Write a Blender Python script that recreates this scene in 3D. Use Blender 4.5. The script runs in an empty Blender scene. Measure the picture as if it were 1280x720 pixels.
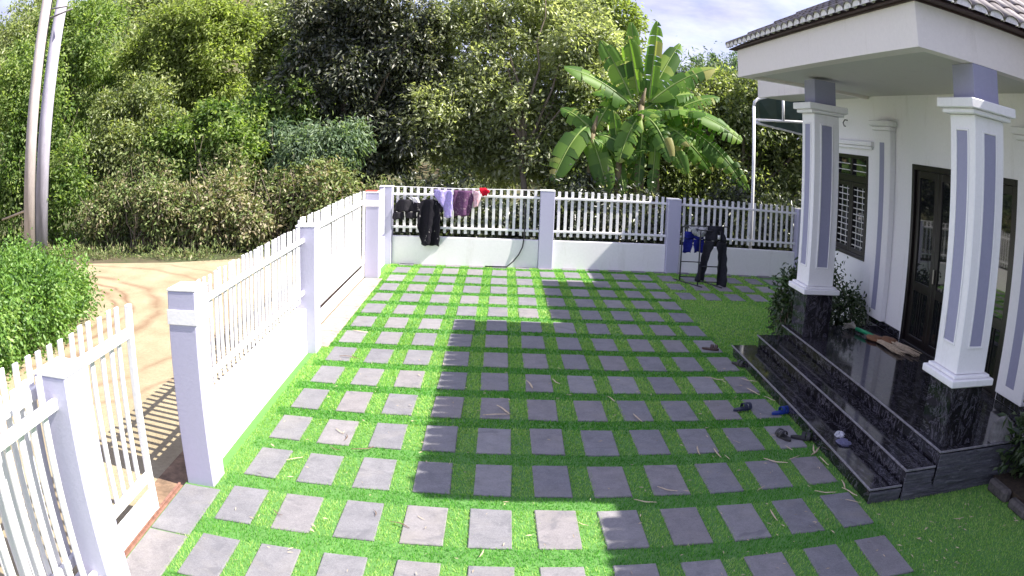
import bpy, math, random
import numpy as np
from mathutils import Vector, Matrix

R = random.Random(7)
SC = bpy.context.scene
COL = SC.collection

# ------------------------------------------------------------------ camera
cam = bpy.data.cameras.new('camera')
cam.type = 'PANO'                                  # wide security-camera lens with barrel distortion
cam.panorama_type = 'FISHEYE_LENS_POLYNOMIAL'
cam.sensor_fit = 'HORIZONTAL'
cam.sensor_width, cam.sensor_height = 36.0, 20.25
cam.fisheye_fov = math.radians(170)
cam.fisheye_polynomial_k0 = 0.0
cam.fisheye_polynomial_k1 = -0.03510922602673019
cam.fisheye_polynomial_k2 = 0.0003360341483776233
cam.fisheye_polynomial_k3 = -4.816407784103305e-05
cam.fisheye_polynomial_k4 = 9.142771669957061e-07
cam.clip_start, cam.clip_end = 0.05, 2000
co = bpy.data.objects.new('camera', cam); COL.objects.link(co)
rt = Vector((0.99937, -0.00993, 0.03410)); up = Vector((-0.03167, 0.18567, 0.98210)); fw = Vector((0.01608, 0.98256, -0.18524))
M = Matrix((rt, up, -fw)).transposed().to_4x4(); M.translation = (1.989, -4.656, 2.620)
co.matrix_world = M
SC.camera = co

# ------------------------------------------------------------------ sky, sun, exposure
SUN = Vector((0.872, -0.14, 1.0)).normalized()   # towards the sun
elev = math.asin(SUN.z); azim = math.atan2(SUN.x, SUN.y)
w = bpy.data.worlds.new('World'); SC.world = w; w.use_nodes = True
nt = w.node_tree; nt.nodes.clear()
N = nt.nodes.new; LK = nt.links.new
sky = N('ShaderNodeTexSky'); sky.sky_type = 'NISHITA'; sky.sun_disc = False
sky.sun_elevation = elev; sky.sun_rotation = azim; sky.air_density = 1.0; sky.dust_density = 1.6; sky.ozone_density = 1.2
tc = N('ShaderNodeTexCoord'); mp = N('ShaderNodeMapping'); mp.inputs['Scale'].default_value = (1.6, 1.6, 5.0); LK(tc.outputs['Generated'], mp.inputs['Vector'])
ns = N('ShaderNodeTexNoise'); ns.inputs['Scale'].default_value = 2.6; ns.inputs['Detail'].default_value = 7; ns.inputs['Roughness'].default_value = .58
rp = N('ShaderNodeValToRGB'); rp.color_ramp.elements[0].position = .36; rp.color_ramp.elements[1].position = .62
rp.color_ramp.elements[0].color = (.8, .8, .8, 1); rp.color_ramp.elements[1].color = (1, 1, 1, 1)
ns2 = N('ShaderNodeTexNoise'); ns2.inputs['Scale'].default_value = 4.5; ns2.inputs['Detail'].default_value = 8; ns2.inputs['Roughness'].default_value = .6
rp2 = N('ShaderNodeValToRGB'); rp2.color_ramp.elements[0].position = .38; rp2.color_ramp.elements[1].position = .66
rp2.color_ramp.elements[0].color = (1.45, 1.55, 2.6, 1); rp2.color_ramp.elements[1].color = (2.35, 2.35, 3.1, 1)
LK(mp.outputs[0], ns2.inputs['Vector']); LK(ns2.outputs['Fac'], rp2.inputs[0])
mx = N('ShaderNodeMix'); mx.data_type = 'RGBA'; LK(rp2.outputs[0], mx.inputs[7])
bg = N('ShaderNodeBackground'); bg.inputs['Strength'].default_value = .14
out = N('ShaderNodeOutputWorld')
LK(tc.outputs['Generated'], mp.inputs['Vector']); LK(mp.outputs[0], ns.inputs['Vector']); LK(ns.outputs['Fac'], rp.inputs[0])
LK(rp.outputs[0], mx.inputs[0]); LK(sky.outputs[0], mx.inputs[6]); LK(mx.outputs[2], bg.inputs[0]); LK(bg.outputs[0], out.inputs[0])
sl = bpy.data.lights.new('sun', 'SUN'); sl.energy = 4.3; sl.angle = math.radians(.53); sl.color = (1, .95, .86)
so = bpy.data.objects.new('sun', sl); COL.objects.link(so)
so.rotation_euler = (-SUN).to_track_quat('-Z', 'Y').to_euler(); so.location = (20, -5, 25)
SC.view_settings.view_transform = 'Standard'; SC.view_settings.look = 'None'
SC.view_settings.exposure = 1.58; SC.view_settings.gamma = 1.0; SC.view_settings.use_curve_mapping = False
SC.render.engine = 'CYCLES'
SC.cycles.max_bounces = 6; SC.cycles.diffuse_bounces = 3; SC.cycles.glossy_bounces = 3; SC.cycles.transmission_bounces = 4; SC.cycles.transparent_max_bounces = 4
SC.cycles.use_denoising = True

# ------------------------------------------------------------------ materials
def new_mat(name):
    m = bpy.data.materials.new(name); m.use_nodes = True
    t = m.node_tree; b = t.nodes['Principled BSDF']
    return m, t, b

def noise(t, scale, detail=5, rough=.6, coord='Object', stretch=None, dist=0):
    c = t.nodes.new('ShaderNodeTexCoord'); n = t.nodes.new('ShaderNodeTexNoise')
    n.inputs['Scale'].default_value = scale; n.inputs['Detail'].default_value = detail; n.inputs['Roughness'].default_value = rough
    n.inputs['Distortion'].default_value = dist
    if stretch:
        mpn = t.nodes.new('ShaderNodeMapping'); mpn.inputs['Scale'].default_value = stretch
        t.links.new(c.outputs[coord], mpn.inputs[0]); t.links.new(mpn.outputs[0], n.inputs['Vector'])
    else: t.links.new(c.outputs[coord], n.inputs['Vector'])
    return n.outputs['Fac']

def ramp(t, fac, stops):
    r = t.nodes.new('ShaderNodeValToRGB'); e = r.color_ramp.elements
    while len(e) < len(stops): e.new(.5)
    for el, (p, c) in zip(e, stops): el.position = p; el.color = (*c, 1)
    t.links.new(fac, r.inputs[0]); return r.outputs[0]

def mixc(t, fac, a, b, mode='MIX'):
    m = t.nodes.new('ShaderNodeMix'); m.data_type = 'RGBA'; m.blend_type = mode
    for s, v in ((0, fac), (6, a), (7, b)):
        if isinstance(v, (int, float)): m.inputs[s].default_value = v
        elif isinstance(v, tuple): m.inputs[s].default_value = (*v, 1)
        else: t.links.new(v, m.inputs[s])
    return m.outputs[2]

def bump(t, b, h, strength=.3, dist=.01):
    n = t.nodes.new('ShaderNodeBump'); n.inputs['Strength'].default_value = strength; n.inputs['Distance'].default_value = dist
    t.links.new(h, n.inputs['Height']); t.links.new(n.outputs[0], b.inputs['Normal'])

def plain(name, col, rough=.6, var=.12, scale=6, bmp=0, bscale=60, spec=.5, metal=0, stretch=None):
    m, t, b = new_mat(name)
    f = noise(t, scale, 6, .65, stretch=stretch)
    lo = tuple(max(0, c * (1 - var)) for c in col); hi = tuple(min(1, c * (1 + var)) for c in col)
    t.links.new(ramp(t, f, [(.3, lo), (.7, hi)]), b.inputs['Base Color'])
    b.inputs['Roughness'].default_value = rough; b.inputs['Specular IOR Level'].default_value = spec; b.inputs['Metallic'].default_value = metal
    if bmp: bump(t, b, noise(t, bscale, 4), bmp)
    return m

def painted(name, col, stain=(.45, .42, .36), amt=.35, rough=.55):
    m, t, b = new_mat(name)
    f1 = noise(t, 3.6, 9, .72, stretch=(1, 1, .22)); f2 = noise(t, 26, 4, .7)
    base = ramp(t, f2, [(.3, tuple(c * .96 for c in col)), (.7, tuple(min(1, c * 1.02) for c in col))])
    s = ramp(t, f1, [(.56, (0, 0, 0)), (.78, (amt, amt, amt))])
    t.links.new(mixc(t, s, base, stain), b.inputs['Base Color'])
    b.inputs['Roughness'].default_value = rough; b.inputs['Specular IOR Level'].default_value = .35
    bump(t, b, noise(t, 45, 5), .2, .008)
    return m

MT = {}
MT['white'] = painted('white_wall_paint', (.86, .845, .85))
MT['white_metal'] = painted('white_metal_paint', (.82, .81, .82), (.5, .4, .3), .18, .4)
MT['lavender'] = painted('lavender_grey_paint', (.47, .46, .60), (.42, .4, .44), .3)
MT['inset'] = painted('lavender_panel_paint', (.31, .31, .43), (.25, .25, .3), .3)
MT['cream'] = painted('cream_fascia_paint', (.80, .74, .71), (.45, .38, .32), .4)
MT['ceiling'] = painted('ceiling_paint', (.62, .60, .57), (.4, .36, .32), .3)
MT['rust'] = plain('rusty_red_track', (.22, .11, .08), .7, .4, 20)
MT['brown'] = plain('dark_brown_metal', (.012, .009, .009), .3, .3, 12)
MT['bars'] = plain('white_window_bars', (.62, .60, .58), .5)
MT['teal'] = plain('dark_teal_sheet', (.055, .10, .135), .45, .2, 3, stretch=(1, 1, 1))
MT['black_metal'] = plain('black_metal', (.02, .02, .024), .4)
MT['board'] = plain('dark_red_board', (.045, .022, .02), .6, .3, 8)
MT['mortar'] = plain('white_mortar', (.75, .72, .70), .8, .2, 30, .3)
MT['concrete'] = plain('pole_concrete', (.42, .37, .36), .8, .2, 9, .25, 80, stretch=(1, 1, .2))
MT['concrete2'] = plain('pole_concrete_pale', (.40, .38, .46), .8, .2, 9, .25, 80, stretch=(1, 1, .2))
MT['stone'] = plain('grey_stone', (.22, .21, .21), .85, .45, 14, .6, 40)
MT['soil_stone'] = plain('dirty_edging_stone', (.09, .08, .075), .9, .5, 14, .6, 40)
MT['soil'] = plain('bed_soil', (.05, .035, .022), .95, .5, 20, .8, 50)

def mk_glass():
    m, t, b = new_mat('dark_glass')
    b.inputs['Base Color'].default_value = (.012, .013, .014, 1); b.inputs['Roughness'].default_value = .03; b.inputs['Specular IOR Level'].default_value = .7
    return m
MT['glass'] = mk_glass()

MT['cut_edge_glint'] = plain('cut_granite_edge_glint', (.21, .20, .22), .35, .5, 30)  # pale cut edge, the polished edge's gleam of sky put into its colour
def mk_granite():
    m, t, b = new_mat('black_granite_white_veins')
    n1 = noise(t, 5.0, 9, .72, stretch=(2.0, .8, .8), dist=1.2)
    n2 = noise(t, 9, 9, .75, stretch=(1, 1.4, .5), dist=1.6)
    v1 = ramp(t, n1, [(.475, (0, 0, 0)), (.495, (.75, .75, .75)), (.51, (0, 0, 0))])
    v2 = ramp(t, n2, [(.60, (0, 0, 0)), (.70, (.45, .45, .45))])
    v3 = ramp(t, noise(t, 130, 3), [(.58, (0, 0, 0)), (.78, (.4, .4, .4))])
    c = mixc(t, v1, (.011, .010, .013), (.20, .19, .23)); c = mixc(t, v2, c, (.14, .13, .16)); c = mixc(t, v3, c, (.11, .105, .135))
    t.links.new(c, b.inputs['Base Color'])
    t.links.new(ramp(t, noise(t, 7, 6), [(.3, (.05, .05, .05)), (.75, (.13, .13, .13))]), b.inputs['Roughness'])
    b.inputs['Specular IOR Level'].default_value = .55
    return m
MT['granite'] = mk_granite()

def mk_slate():
    m, t, b = new_mat('grey_slate_tile')
    oi = t.nodes.new('ShaderNodeObjectInfo')
    tint = ramp(t, oi.outputs['Random'], [(0, (.147, .146, .163)), (.45, (.172, .170, .184)), (.75, (.192, .178, .184)), (1, (.218, .215, .225))])
    c = t.nodes.new('ShaderNodeTexCoord'); ad = t.nodes.new('ShaderNodeVectorMath'); ad.operation = 'ADD'
    rv = t.nodes.new('ShaderNodeVectorMath'); rv.operation = 'SCALE'; t.links.new(oi.outputs['Location'], rv.inputs[0]); rv.inputs['Scale'].default_value = 1.7
    t.links.new(c.outputs['Object'], ad.inputs[0]); t.links.new(rv.outputs[0], ad.inputs[1])
    def nz(s, d, r_, di=0):
        n = t.nodes.new('ShaderNodeTexNoise'); n.inputs['Scale'].default_value = s; n.inputs['Detail'].default_value = d; n.inputs['Roughness'].default_value = r_; n.inputs['Distortion'].default_value = di
        t.links.new(ad.outputs[0], n.inputs['Vector']); return n.outputs['Fac']
    f1 = nz(6, 8, .7, .6); f2 = nz(60, 4, .7); f3 = nz(14, 10, .8, 2.5)
    col = mixc(t, .8, tint, ramp(t, f1, [(.25, (.62, .62, .64)), (.75, (1.3, 1.28, 1.27))]), 'MULTIPLY')
    col = mixc(t, .6, col, ramp(t, f2, [(.25, (.7, .7, .7)), (.75, (1.25, 1.25, 1.25))]), 'MULTIPLY')
    col = mixc(t, ramp(t, f3, [(.485, (0, 0, 0)), (.5, (.45, .45, .45)), (.515, (0, 0, 0))]), col, (.42, .40, .40))
    f4 = nz(2.3, 6, .6, .8); col = mixc(t, ramp(t, f4, [(.52, (0, 0, 0)), (.72, (.4, .4, .4))]), col, (.23, .21, .19)); f5 = nz(3.1, 7, .65, 1.2); col = mixc(t, ramp(t, f5, [(.58, (0, 0, 0)), (.66, (.5, .5, .5))]), col, (.10, .10, .115))
    t.links.new(col, b.inputs['Base Color']); b.inputs['Roughness'].default_value = .68
    bump(t, b, f1, .35, .008)
    return m
MT['slate'] = mk_slate()

def mk_cladding():
    m, t, b = new_mat('rough_stone_cladding')
    f = noise(t, 9, 8, .7, stretch=(.7, .7, 5)); g = noise(t, 50, 4)
    t.links.new(mixc(t, .5, ramp(t, f, [(.3, (.045, .045, .055)), (.55, (.11, .11, .13)), (.75, (.24, .235, .26))]), ramp(t, g, [(.3, (.6, .6, .6)), (.7, (1.3, 1.3, 1.3))]), 'MULTIPLY'), b.inputs['Base Color'])
    b.inputs['Roughness'].default_value = .75; bump(t, b, f, 1, .03)
    return m
MT['cladding'] = mk_cladding()

def mk_turf_base():
    m, t, b = new_mat('turf_backing')
    f = noise(t, 160, 3, .7); g = noise(t, 1.4, 5)
    c = ramp(t, f, [(.3, (.05, .14, .028)), (.7, (.11, .27, .06))])
    t.links.new(mixc(t, .5, c, ramp(t, g, [(.3, (.8, .8, .8)), (.7, (1.25, 1.2, 1.1))]), 'MULTIPLY'), b.inputs['Base Color']); b.inputs['Roughness'].default_value = .9
    return m
MT['turf_base'] = mk_turf_base()

def leaf_mat(name, stops, trans=.35, rough=.45, spec=.5):
    m, t, b = new_mat(name)
    a = t.nodes.new('ShaderNodeAttribute'); a.attribute_name = 'tint'
    c = ramp(t, a.outputs['Fac'], stops)
    t.links.new(c, b.inputs['Base Color']); b.inputs['Roughness'].default_value = rough; b.inputs['Specular IOR Level'].default_value = spec
    tr = t.nodes.new('ShaderNodeBsdfTranslucent'); mxs = t.nodes.new('ShaderNodeMixShader'); mxs.inputs[0].default_value = trans
    t.links.new(mixc(t, 1, c, (1.5, 1.6, .7), 'MULTIPLY'), tr.inputs[0])
    o = t.nodes['Material Output']; t.links.new(b.outputs[0], mxs.inputs[1]); t.links.new(tr.outputs[0], mxs.inputs[2]); t.links.new(mxs.outputs[0], o.inputs[0])
    return m
MT['turf'] = leaf_mat('turf_blades', [(0, (.05, .21, .026)), (.3, (.095, .31, .04)), (.65, (.29, .49, .115)), (1, (.46, .58, .22))], .25, .8, .06)
MT['dark_leaf'] = leaf_mat('dark_leaves', [(0, (.022, .03, .02)), (.4, (.06, .075, .045)), (.7, (.15, .165, .11)), (1, (.42, .41, .35))], .35, .36, .7)
MT['mid_leaf'] = leaf_mat('mid_green_leaves', [(0, (.055, .08, .03)), (.4, (.20, .25, .09)), (.75, (.31, .35, .14)), (1, (.42, .43, .25))], .42, .4, .6)
MT['grey_leaf'] = leaf_mat('grey_green_leaves', [(0, (.10, .12, .065)), (.35, (.30, .34, .18)), (.7, (.43, .46, .28)), (1, (.56, .56, .43))], .5, .36, .7)
MT['bright_leaf'] = leaf_mat('bright_green_leaves', [(0, (.06, .12, .025)), (.5, (.21, .295, .085)), (1, (.36, .42, .18))], .48, .5, .4)
MT['yellow_leaf'] = leaf_mat('yellow_green_leaves', [(0, (.10, .12, .03)), (.5, (.25, .32, .09)), (1, (.40, .44, .18))], .5, .55, .3)
MT['pale_leaf'] = leaf_mat('pale_grey_green_leaves', [(0, (.06, .11, .055)), (.5, (.15, .22, .13)), (1, (.27, .34, .23))], .35, .5, .4)
MT['dry_leaf'] = leaf_mat('dry_brownish_leaves', [(0, (.05, .055, .025)), (.35, (.16, .23, .075)), (.62, (.25, .28, .12)), (.82, (.27, .22, .14)), (1, (.42, .38, .27))], .25, .6, .3)
MT['hedge_leaf'] = leaf_mat('hedge_leaves', [(0, (.04, .10, .02)), (.5, (.14, .27, .05)), (1, (.27, .40, .11))], .35, .45, .5)
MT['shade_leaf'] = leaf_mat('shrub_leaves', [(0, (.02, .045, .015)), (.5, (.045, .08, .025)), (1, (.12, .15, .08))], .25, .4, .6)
MT['banana_leaf'] = leaf_mat('banana_leaves', [(0, (.05, .11, .025)), (.4, (.10, .21, .035)), (.75, (.22, .36, .06)), (1, (.38, .36, .13))], .52, .5, .4)
MT['bark'] = plain('grey_brown_bark', (.16, .13, .10), .9, .4, 12, .5, 30, stretch=(1, 1, .2))
MT['stem'] = plain('banana_stem', (.17, .13, .07), .7, .5, 6, .3, 30, stretch=(1, 1, .3))
MT['straw'] = plain('pale_dry_leaf', (.48, .38, .26), .7, .35, 15)
MT['straw_dark'] = plain('brown_dry_leaf', (.13, .08, .05), .7, .35, 15)

def mk_ground():
    m, t, b = new_mat('wild_ground')
    f = noise(t, .5, 8, .65); g = noise(t, 7, 6, .7)
    c = ramp(t, f, [(.35, (.10, .075, .045)), (.52, (.07, .08, .03)), (.68, (.045, .07, .022))])
    t.links.new(mixc(t, .6, c, ramp(t, g, [(.3, (.6, .6, .6)), (.7, (1.4, 1.35, 1.3))]), 'MULTIPLY'), b.inputs['Base Color']); b.inputs['Roughness'].default_value = .95
    bump(t, b, g, .8, .05)
    return m
MT['ground'] = mk_ground()

def mk_road():
    m, t, b = new_mat('sandy_concrete_road')
    f = noise(t, 1.1, 8, .65); g = noise(t, 22, 6, .75)
    c = ramp(t, f, [(.3, (.29, .235, .14)), (.5, (.37, .31, .195)), (.7, (.43, .365, .24))])
    c = mixc(t, .6, c, ramp(t, g, [(.3, (.62, .60, .57)), (.7, (1.2, 1.2, 1.2))]), 'MULTIPLY')
    tcn = t.nodes.new('ShaderNodeTexCoord'); wob = t.nodes.new('ShaderNodeTexNoise'); wob.inputs['Scale'].default_value = .9; wob.inputs['Detail'].default_value = 3
    t.links.new(tcn.outputs['Object'], wob.inputs['Vector'])
    # wheel ruts of damp red soil: arcs about the bend of the road
    sb = t.nodes.new('ShaderNodeVectorMath'); sb.operation = 'SUBTRACT'; sb.inputs[1].default_value = (-7.2, 5.3, 0); t.links.new(tcn.outputs['Object'], sb.inputs[0])
    ln = t.nodes.new('ShaderNodeVectorMath'); ln.operation = 'LENGTH'; t.links.new(sb.outputs[0], ln.inputs[0])
    ad = t.nodes.new('ShaderNodeMath'); ad.operation = 'MULTIPLY_ADD'; t.links.new(wob.outputs['Fac'], ad.inputs[0]); ad.inputs[1].default_value = .5; t.links.new(ln.outputs['Value'], ad.inputs[2])
    mr = t.nodes.new('ShaderNodeMapRange'); mr.inputs['From Min'].default_value = 2.0; mr.inputs['From Max'].default_value = 7.0; t.links.new(ad.outputs[0], mr.inputs['Value'])
    def bands(ps):
        st = [(0, (0, 0, 0))]
        for p, wd, a in ps:
            x = (p - 2) / 5
            st += [(x - wd, (0, 0, 0)), (x, (a, a, a)), (x + wd, (0, 0, 0))]
        return ramp(t, mr.outputs[0], st)
    rut = bands([(3.35, .02, .8), (3.66, .02, .85), (4.2, .035, .7), (5.55, .022, .55), (6.15, .018, .5)])
    br = t.nodes.new('ShaderNodeMath'); br.operation = 'MULTIPLY'; t.links.new(rut, br.inputs[0])
    t.links.new(ramp(t, noise(t, 1.7, 5), [(.36, (.25, .25, .25)), (.5, (1, 1, 1))]), br.inputs[1])
    c = mixc(t, ramp(t, noise(t, 55, 4, .8), [(.56, (0, 0, 0)), (.7, (.6, .6, .6))]), c, (.22, .15, .09)); c = mixc(t, br.outputs[0], c, (.20, .10, .055))
    t.links.new(c, b.inputs['Base Color']); b.inputs['Roughness'].default_value = .9; bump(t, b, noise(t, 60, 5, .8), .8, .02)
    return m
MT['road'] = mk_road()

def mk_rooftile():
    m, t, b = new_mat('weathered_roof_tile')
    oi = t.nodes.new('ShaderNodeObjectInfo')
    c = ramp(t, oi.outputs['Random'], [(0, (.17, .15, .15)), (.5, (.235, .21, .21)), (1, (.31, .28, .28))])
    t.links.new(mixc(t, .7, c, ramp(t, noise(t, 18, 6), [(.3, (.65, .65, .65)), (.7, (1.35, 1.35, 1.35))]), 'MULTIPLY'), b.inputs['Base Color']); b.inputs['Roughness'].default_value = .75
    return m
MT['rooftile'] = mk_rooftile()

def cloth(name, col, print_col=None, pscale=9, pos=.55):
    m, t, b = new_mat(name)
    f = noise(t, 30, 4)
    c = ramp(t, f, [(.3, tuple(x * .8 for x in col)), (.7, tuple(min(1, x * 1.2) for x in col))])
    if print_col: c = mixc(t, ramp(t, noise(t, pscale, 3, .5, dist=.8), [(pos, (0, 0, 0)), (pos + .03, (1, 1, 1))]), c, print_col)
    t.links.new(c, b.inputs['Base Color']); b.inputs['Roughness'].default_value = .9; b.inputs['Specular IOR Level'].default_value = .1
    bump(t, b, noise(t, 14, 5), .3, .02)
    return m

# ------------------------------------------------------------------ mesh helpers
WL = {}                                            # world position of every object that parents others

class MB:
    def __init__(s): s.v = []; s.f = []
    def add(s, vs, fs):
        k = len(s.v); s.v += [tuple(map(float, p)) for p in vs]; s.f += [tuple(i + k for i in f) for f in fs]; return s
    def box(s, x0, y0, z0, x1, y1, z1):
        return s.add([(x0, y0, z0), (x1, y0, z0), (x1, y1, z0), (x0, y1, z0), (x0, y0, z1), (x1, y0, z1), (x1, y1, z1), (x0, y1, z1)],
                     [(3, 2, 1, 0), (4, 5, 6, 7), (0, 1, 5, 4), (1, 2, 6, 5), (2, 3, 7, 6), (3, 0, 4, 7)])
    def cbox(s, x0, y0, z0, x1, y1, z1, c=.006):    # box with chamfered edges
        c = min(c, (x1 - x0) * .45, (y1 - y0) * .45, (z1 - z0) * .45)
        X, Y, Z = (x0, x1), (y0, y1), (z0, z1); vs = []; ix = {}
        for i in (0, 1):
            for j in (0, 1):
                for k in (0, 1):
                    sx, sy, sz = (1, -1)[i] * c, (1, -1)[j] * c, (1, -1)[k] * c
                    for a, p in enumerate(((X[i], Y[j] + sy, Z[k] + sz), (X[i] + sx, Y[j], Z[k] + sz), (X[i] + sx, Y[j] + sy, Z[k]))):
                        ix[i, j, k, a] = len(vs); vs.append(p)
        fs = []
        def q(*t): fs.append(t)
        for i in (0, 1):
            o = [(0, 0), (1, 0), (1, 1), (0, 1)]
            if i == 0: o = o[::-1]
            q(*[ix[i, a, b_, 0] for a, b_ in o]); q(*[ix[a, i, b_, 1] for a, b_ in o[::-1]]); q(*[ix[a, b_, i, 2] for a, b_ in o])
        for a in (0, 1):
            for b_ in (0, 1):
                f = (ix[a, b_, 0, 0], ix[a, b_, 0, 1], ix[a, b_, 1, 1], ix[a, b_, 1, 0]); fs.append(f if a == b_ else f[::-1])
                f = (ix[a, 0, b_, 0], ix[a, 0, b_, 2], ix[a, 1, b_, 2], ix[a, 1, b_, 0]); fs.append(f[::-1] if a == b_ else f)
                f = (ix[0, a, b_, 1], ix[0, a, b_, 2], ix[1, a, b_, 2], ix[1, a, b_, 1]); fs.append(f if a == b_ else f[::-1])
                for k in (0, 1):
                    f = (ix[a, b_, k, 0], ix[a, b_, k, 1], ix[a, b_, k, 2]); fs.append(f[::-1] if (a + b_ + k) % 2 == 0 else f)
        return s.add(vs, fs)
    def tube(s, pts, rad, n=8, cap=True):
        pts = [Vector(p) for p in pts]; rads = rad if isinstance(rad, (list, tuple)) else [rad] * len(pts)
        vs = []; fs = []; ref = None
        for i, p in enumerate(pts):
            d = (pts[min(i + 1, len(pts) - 1)] - pts[max(i - 1, 0)]).normalized()
            if ref is None: ref = Vector((0, 0, 1)) if abs(d.z) < .9 else Vector((1, 0, 0))
            u = d.cross(ref).normalized(); v = u.cross(d).normalized()
            ref = v
            for k in range(n):
                a = 2 * math.pi * k / n; vs.append(p + (u * math.cos(a) + v * math.sin(a)) * rads[i])
        for i in range(len(pts) - 1):
            for k in range(n):
                a, b_ = i * n + k, i * n + (k + 1) % n; fs.append((a, b_, b_ + n, a + n))
        if cap: fs.append(tuple(range(n))[::-1]); fs.append(tuple(range((len(pts) - 1) * n, len(pts) * n)))
        return s.add(vs, fs)
    def mesh(s, name, smooth=False, origin=(0, 0, 0)):
        me = bpy.data.meshes.new(name)
        o = Vector(origin); me.from_pydata([Vector(p) - o for p in s.v], [], s.f); me.update()
        if smooth: me.polygons.foreach_set('use_smooth', [True] * len(me.polygons))
        return me

def link(name, me, mat, parent=None, loc=None, rot=None):
    """one mesh object; loc is its world place (default: its parent's)"""
    o = bpy.data.objects.new(name, me); COL.objects.link(o)
    if mat is not None and me is not None and not me.materials: me.materials.append(mat)
    pl = WL.get(parent.name, Vector((0, 0, 0))) if parent else Vector((0, 0, 0))
    L = Vector(loc) if loc is not None else pl
    if parent: o.parent = parent
    o.location = L - pl
    if rot: o.rotation_euler = rot
    WL[o.name] = L
    return o

def part(name, mb, mat, parent=None, smooth=False, at=None):
    """a mesh given in world coordinates; its origin is its parent's (or at)"""
    o = Vector(at) if at is not None else (WL[parent.name] if parent else Vector((0, 0, 0)))
    return link(name, mb.mesh(name, smooth, o), mat, parent, o)

def tag(o, label=None, cat=None, group=None, kind=None):
    for k, v in (('label', label), ('category', cat), ('group', group), ('kind', kind)):
        if v: o[k] = v
    return o

def thing(name, label, cat, loc, group=None):
    o = bpy.data.objects.new(name, None); COL.objects.link(o); o.location = loc; o.empty_display_size = .2
    WL[o.name] = Vector(loc); return tag(o, label, cat, group)

def soft(o, wd=.006, seg=2):
    m = o.modifiers.new('bevel', 'BEVEL'); m.width = wd; m.segments = seg; m.limit_method = 'ANGLE'; return o

# ------------------------------------------------------------------ ground, road
def height(x, y):
    h = -.07 + 0 * x
    back = np.clip((y - 17) / 40, 0, 1); left = np.clip((4 - x) / 22, 0, 1)
    return h + back ** 1.2 * 17 * (left * .9 + .08) + .12 * np.clip((y - 13) / 3, 0, 1) * np.sin(x * 1.3 + y * .7)
gx = np.concatenate([np.linspace(-500, -45, 12), np.linspace(-40, 40, 81), np.linspace(45, 500, 12)])
gy = np.concatenate([np.linspace(-500, -35, 12), np.linspace(-30, 70, 101), np.linspace(75, 500, 12)])
XX, YY = np.meshgrid(gx, gy); ZZ = height(XX, YY); nx, ny = len(gx), len(gy)
g = MB(); g.v = [tuple(p) for p in np.stack([XX, YY, ZZ], -1).reshape(-1, 3)]
g.f = [(j * nx + i, j * nx + i + 1, (j + 1) * nx + i + 1, (j + 1) * nx + i) for j in range(ny - 1) for i in range(nx - 1)]
tag(part('ground', g, MT['ground'], smooth=True), 'wild earth and scrub ground rising to a hill', None, None, 'structure')

def sheet(name, pts, z, mat):
    m = MB().add([(x, y, z) for x, y in pts], [tuple(range(len(pts)))])
    return part(name, m, mat)
edge = [(-4.1, -9), (-4.0, 1.5), (-4.3, 3.2), (-4.7, 5.0), (-5.3, 6.4), (-6.3, 7.4), (-7.8, 8.1), (-10, 8.6), (-16, 9.2), (-30, 9.0), (-30, 11.6), (-16, 11.3), (-10, 10.7), (-7.9, 10.8), (-5.2, 11.2), (-3.6, 11.9), (-2.4, 12.6), (-1.2, 12.8), (-.45, 12.6), (-.45, -9)]
tag(sheet('road', edge, -.045, MT['road']), 'sandy yellow road bending left with red wheel ruts', None, None, 'structure')
tag(sheet('path', [(-.75, -3), (-.45, -3), (-.45, 10), (-.75, 10)], -.038, plain('orange_soil', (.20, .13, .08), .95, .5, 9, .5)), 'strip of orange soil outside the gates', None, None, 'structure')

# ------------------------------------------------------------------ courtyard: turf base, slate tiles, blades
TW, TH, PX, PY = .2897, .6127, .46, .865
cy_ = MB().box(-.44, -6, -.06, 9.2, 11.46, 0)
yard = tag(part('courtyard', cy_, MT['turf_base']), 'green artificial turf courtyard laid with rows of grey slate tiles', None, None, 'structure')
tile_meshes = []
for k in range(8):
    r_ = random.Random(k); j = lambda: r_.uniform(-.006, .006)
    c = .006; z0, z1 = -.02, .014
    P = [(j(), j()), (TW + j(), j()), (TW + j(), TH + j()), (j(), TH + j())]
    mb = MB(); cxm, cym = TW / 2, TH / 2
    ring = lambda ins, z: [(x - math.copysign(ins, x - cxm), y - math.copysign(ins, y - cym), z) for x, y in P]
    vs = ring(0, z0) + ring(0, z1 - c) + ring(c, z1)
    fs = [(8, 9, 10, 11)] + [(a + o, (a + 1) % 4 + o, (a + 1) % 4 + o + 4, a + o + 4) for o in (0, 4) for a in range(4)]
    me = mb.add(vs, fs).mesh('paving_tile'); me.materials.append(MT['slate']); tile_meshes.append(me)
tile_rects = []
def tile(x, y, me=None, h=TH):
    o = link('paving_tile', me or R.choice(tile_meshes), None, yard, (x + R.uniform(-.006, .006), y + R.uniform(-.008, .008), R.uniform(-.003, .002)), (R.uniform(-.004, .004), R.uniform(-.004, .004), R.uniform(-.012, .012)))
    tile_rects.append((x, y, TW, h)); return o
for r in range(-2, 13):
    for c in range(0, 11): tile(c * PX, r * PY)
    if r >= 10:
        for c in range(11, 17): tile(c * PX, r * PY)
half = MB().cbox(0, 0, -.02, TW, .20, .014, .006).mesh('paving_tile'); half.materials.append(MT['slate'])
for c in range(0, 17): tile(c * PX, 13 * PY, half, .2)
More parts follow.
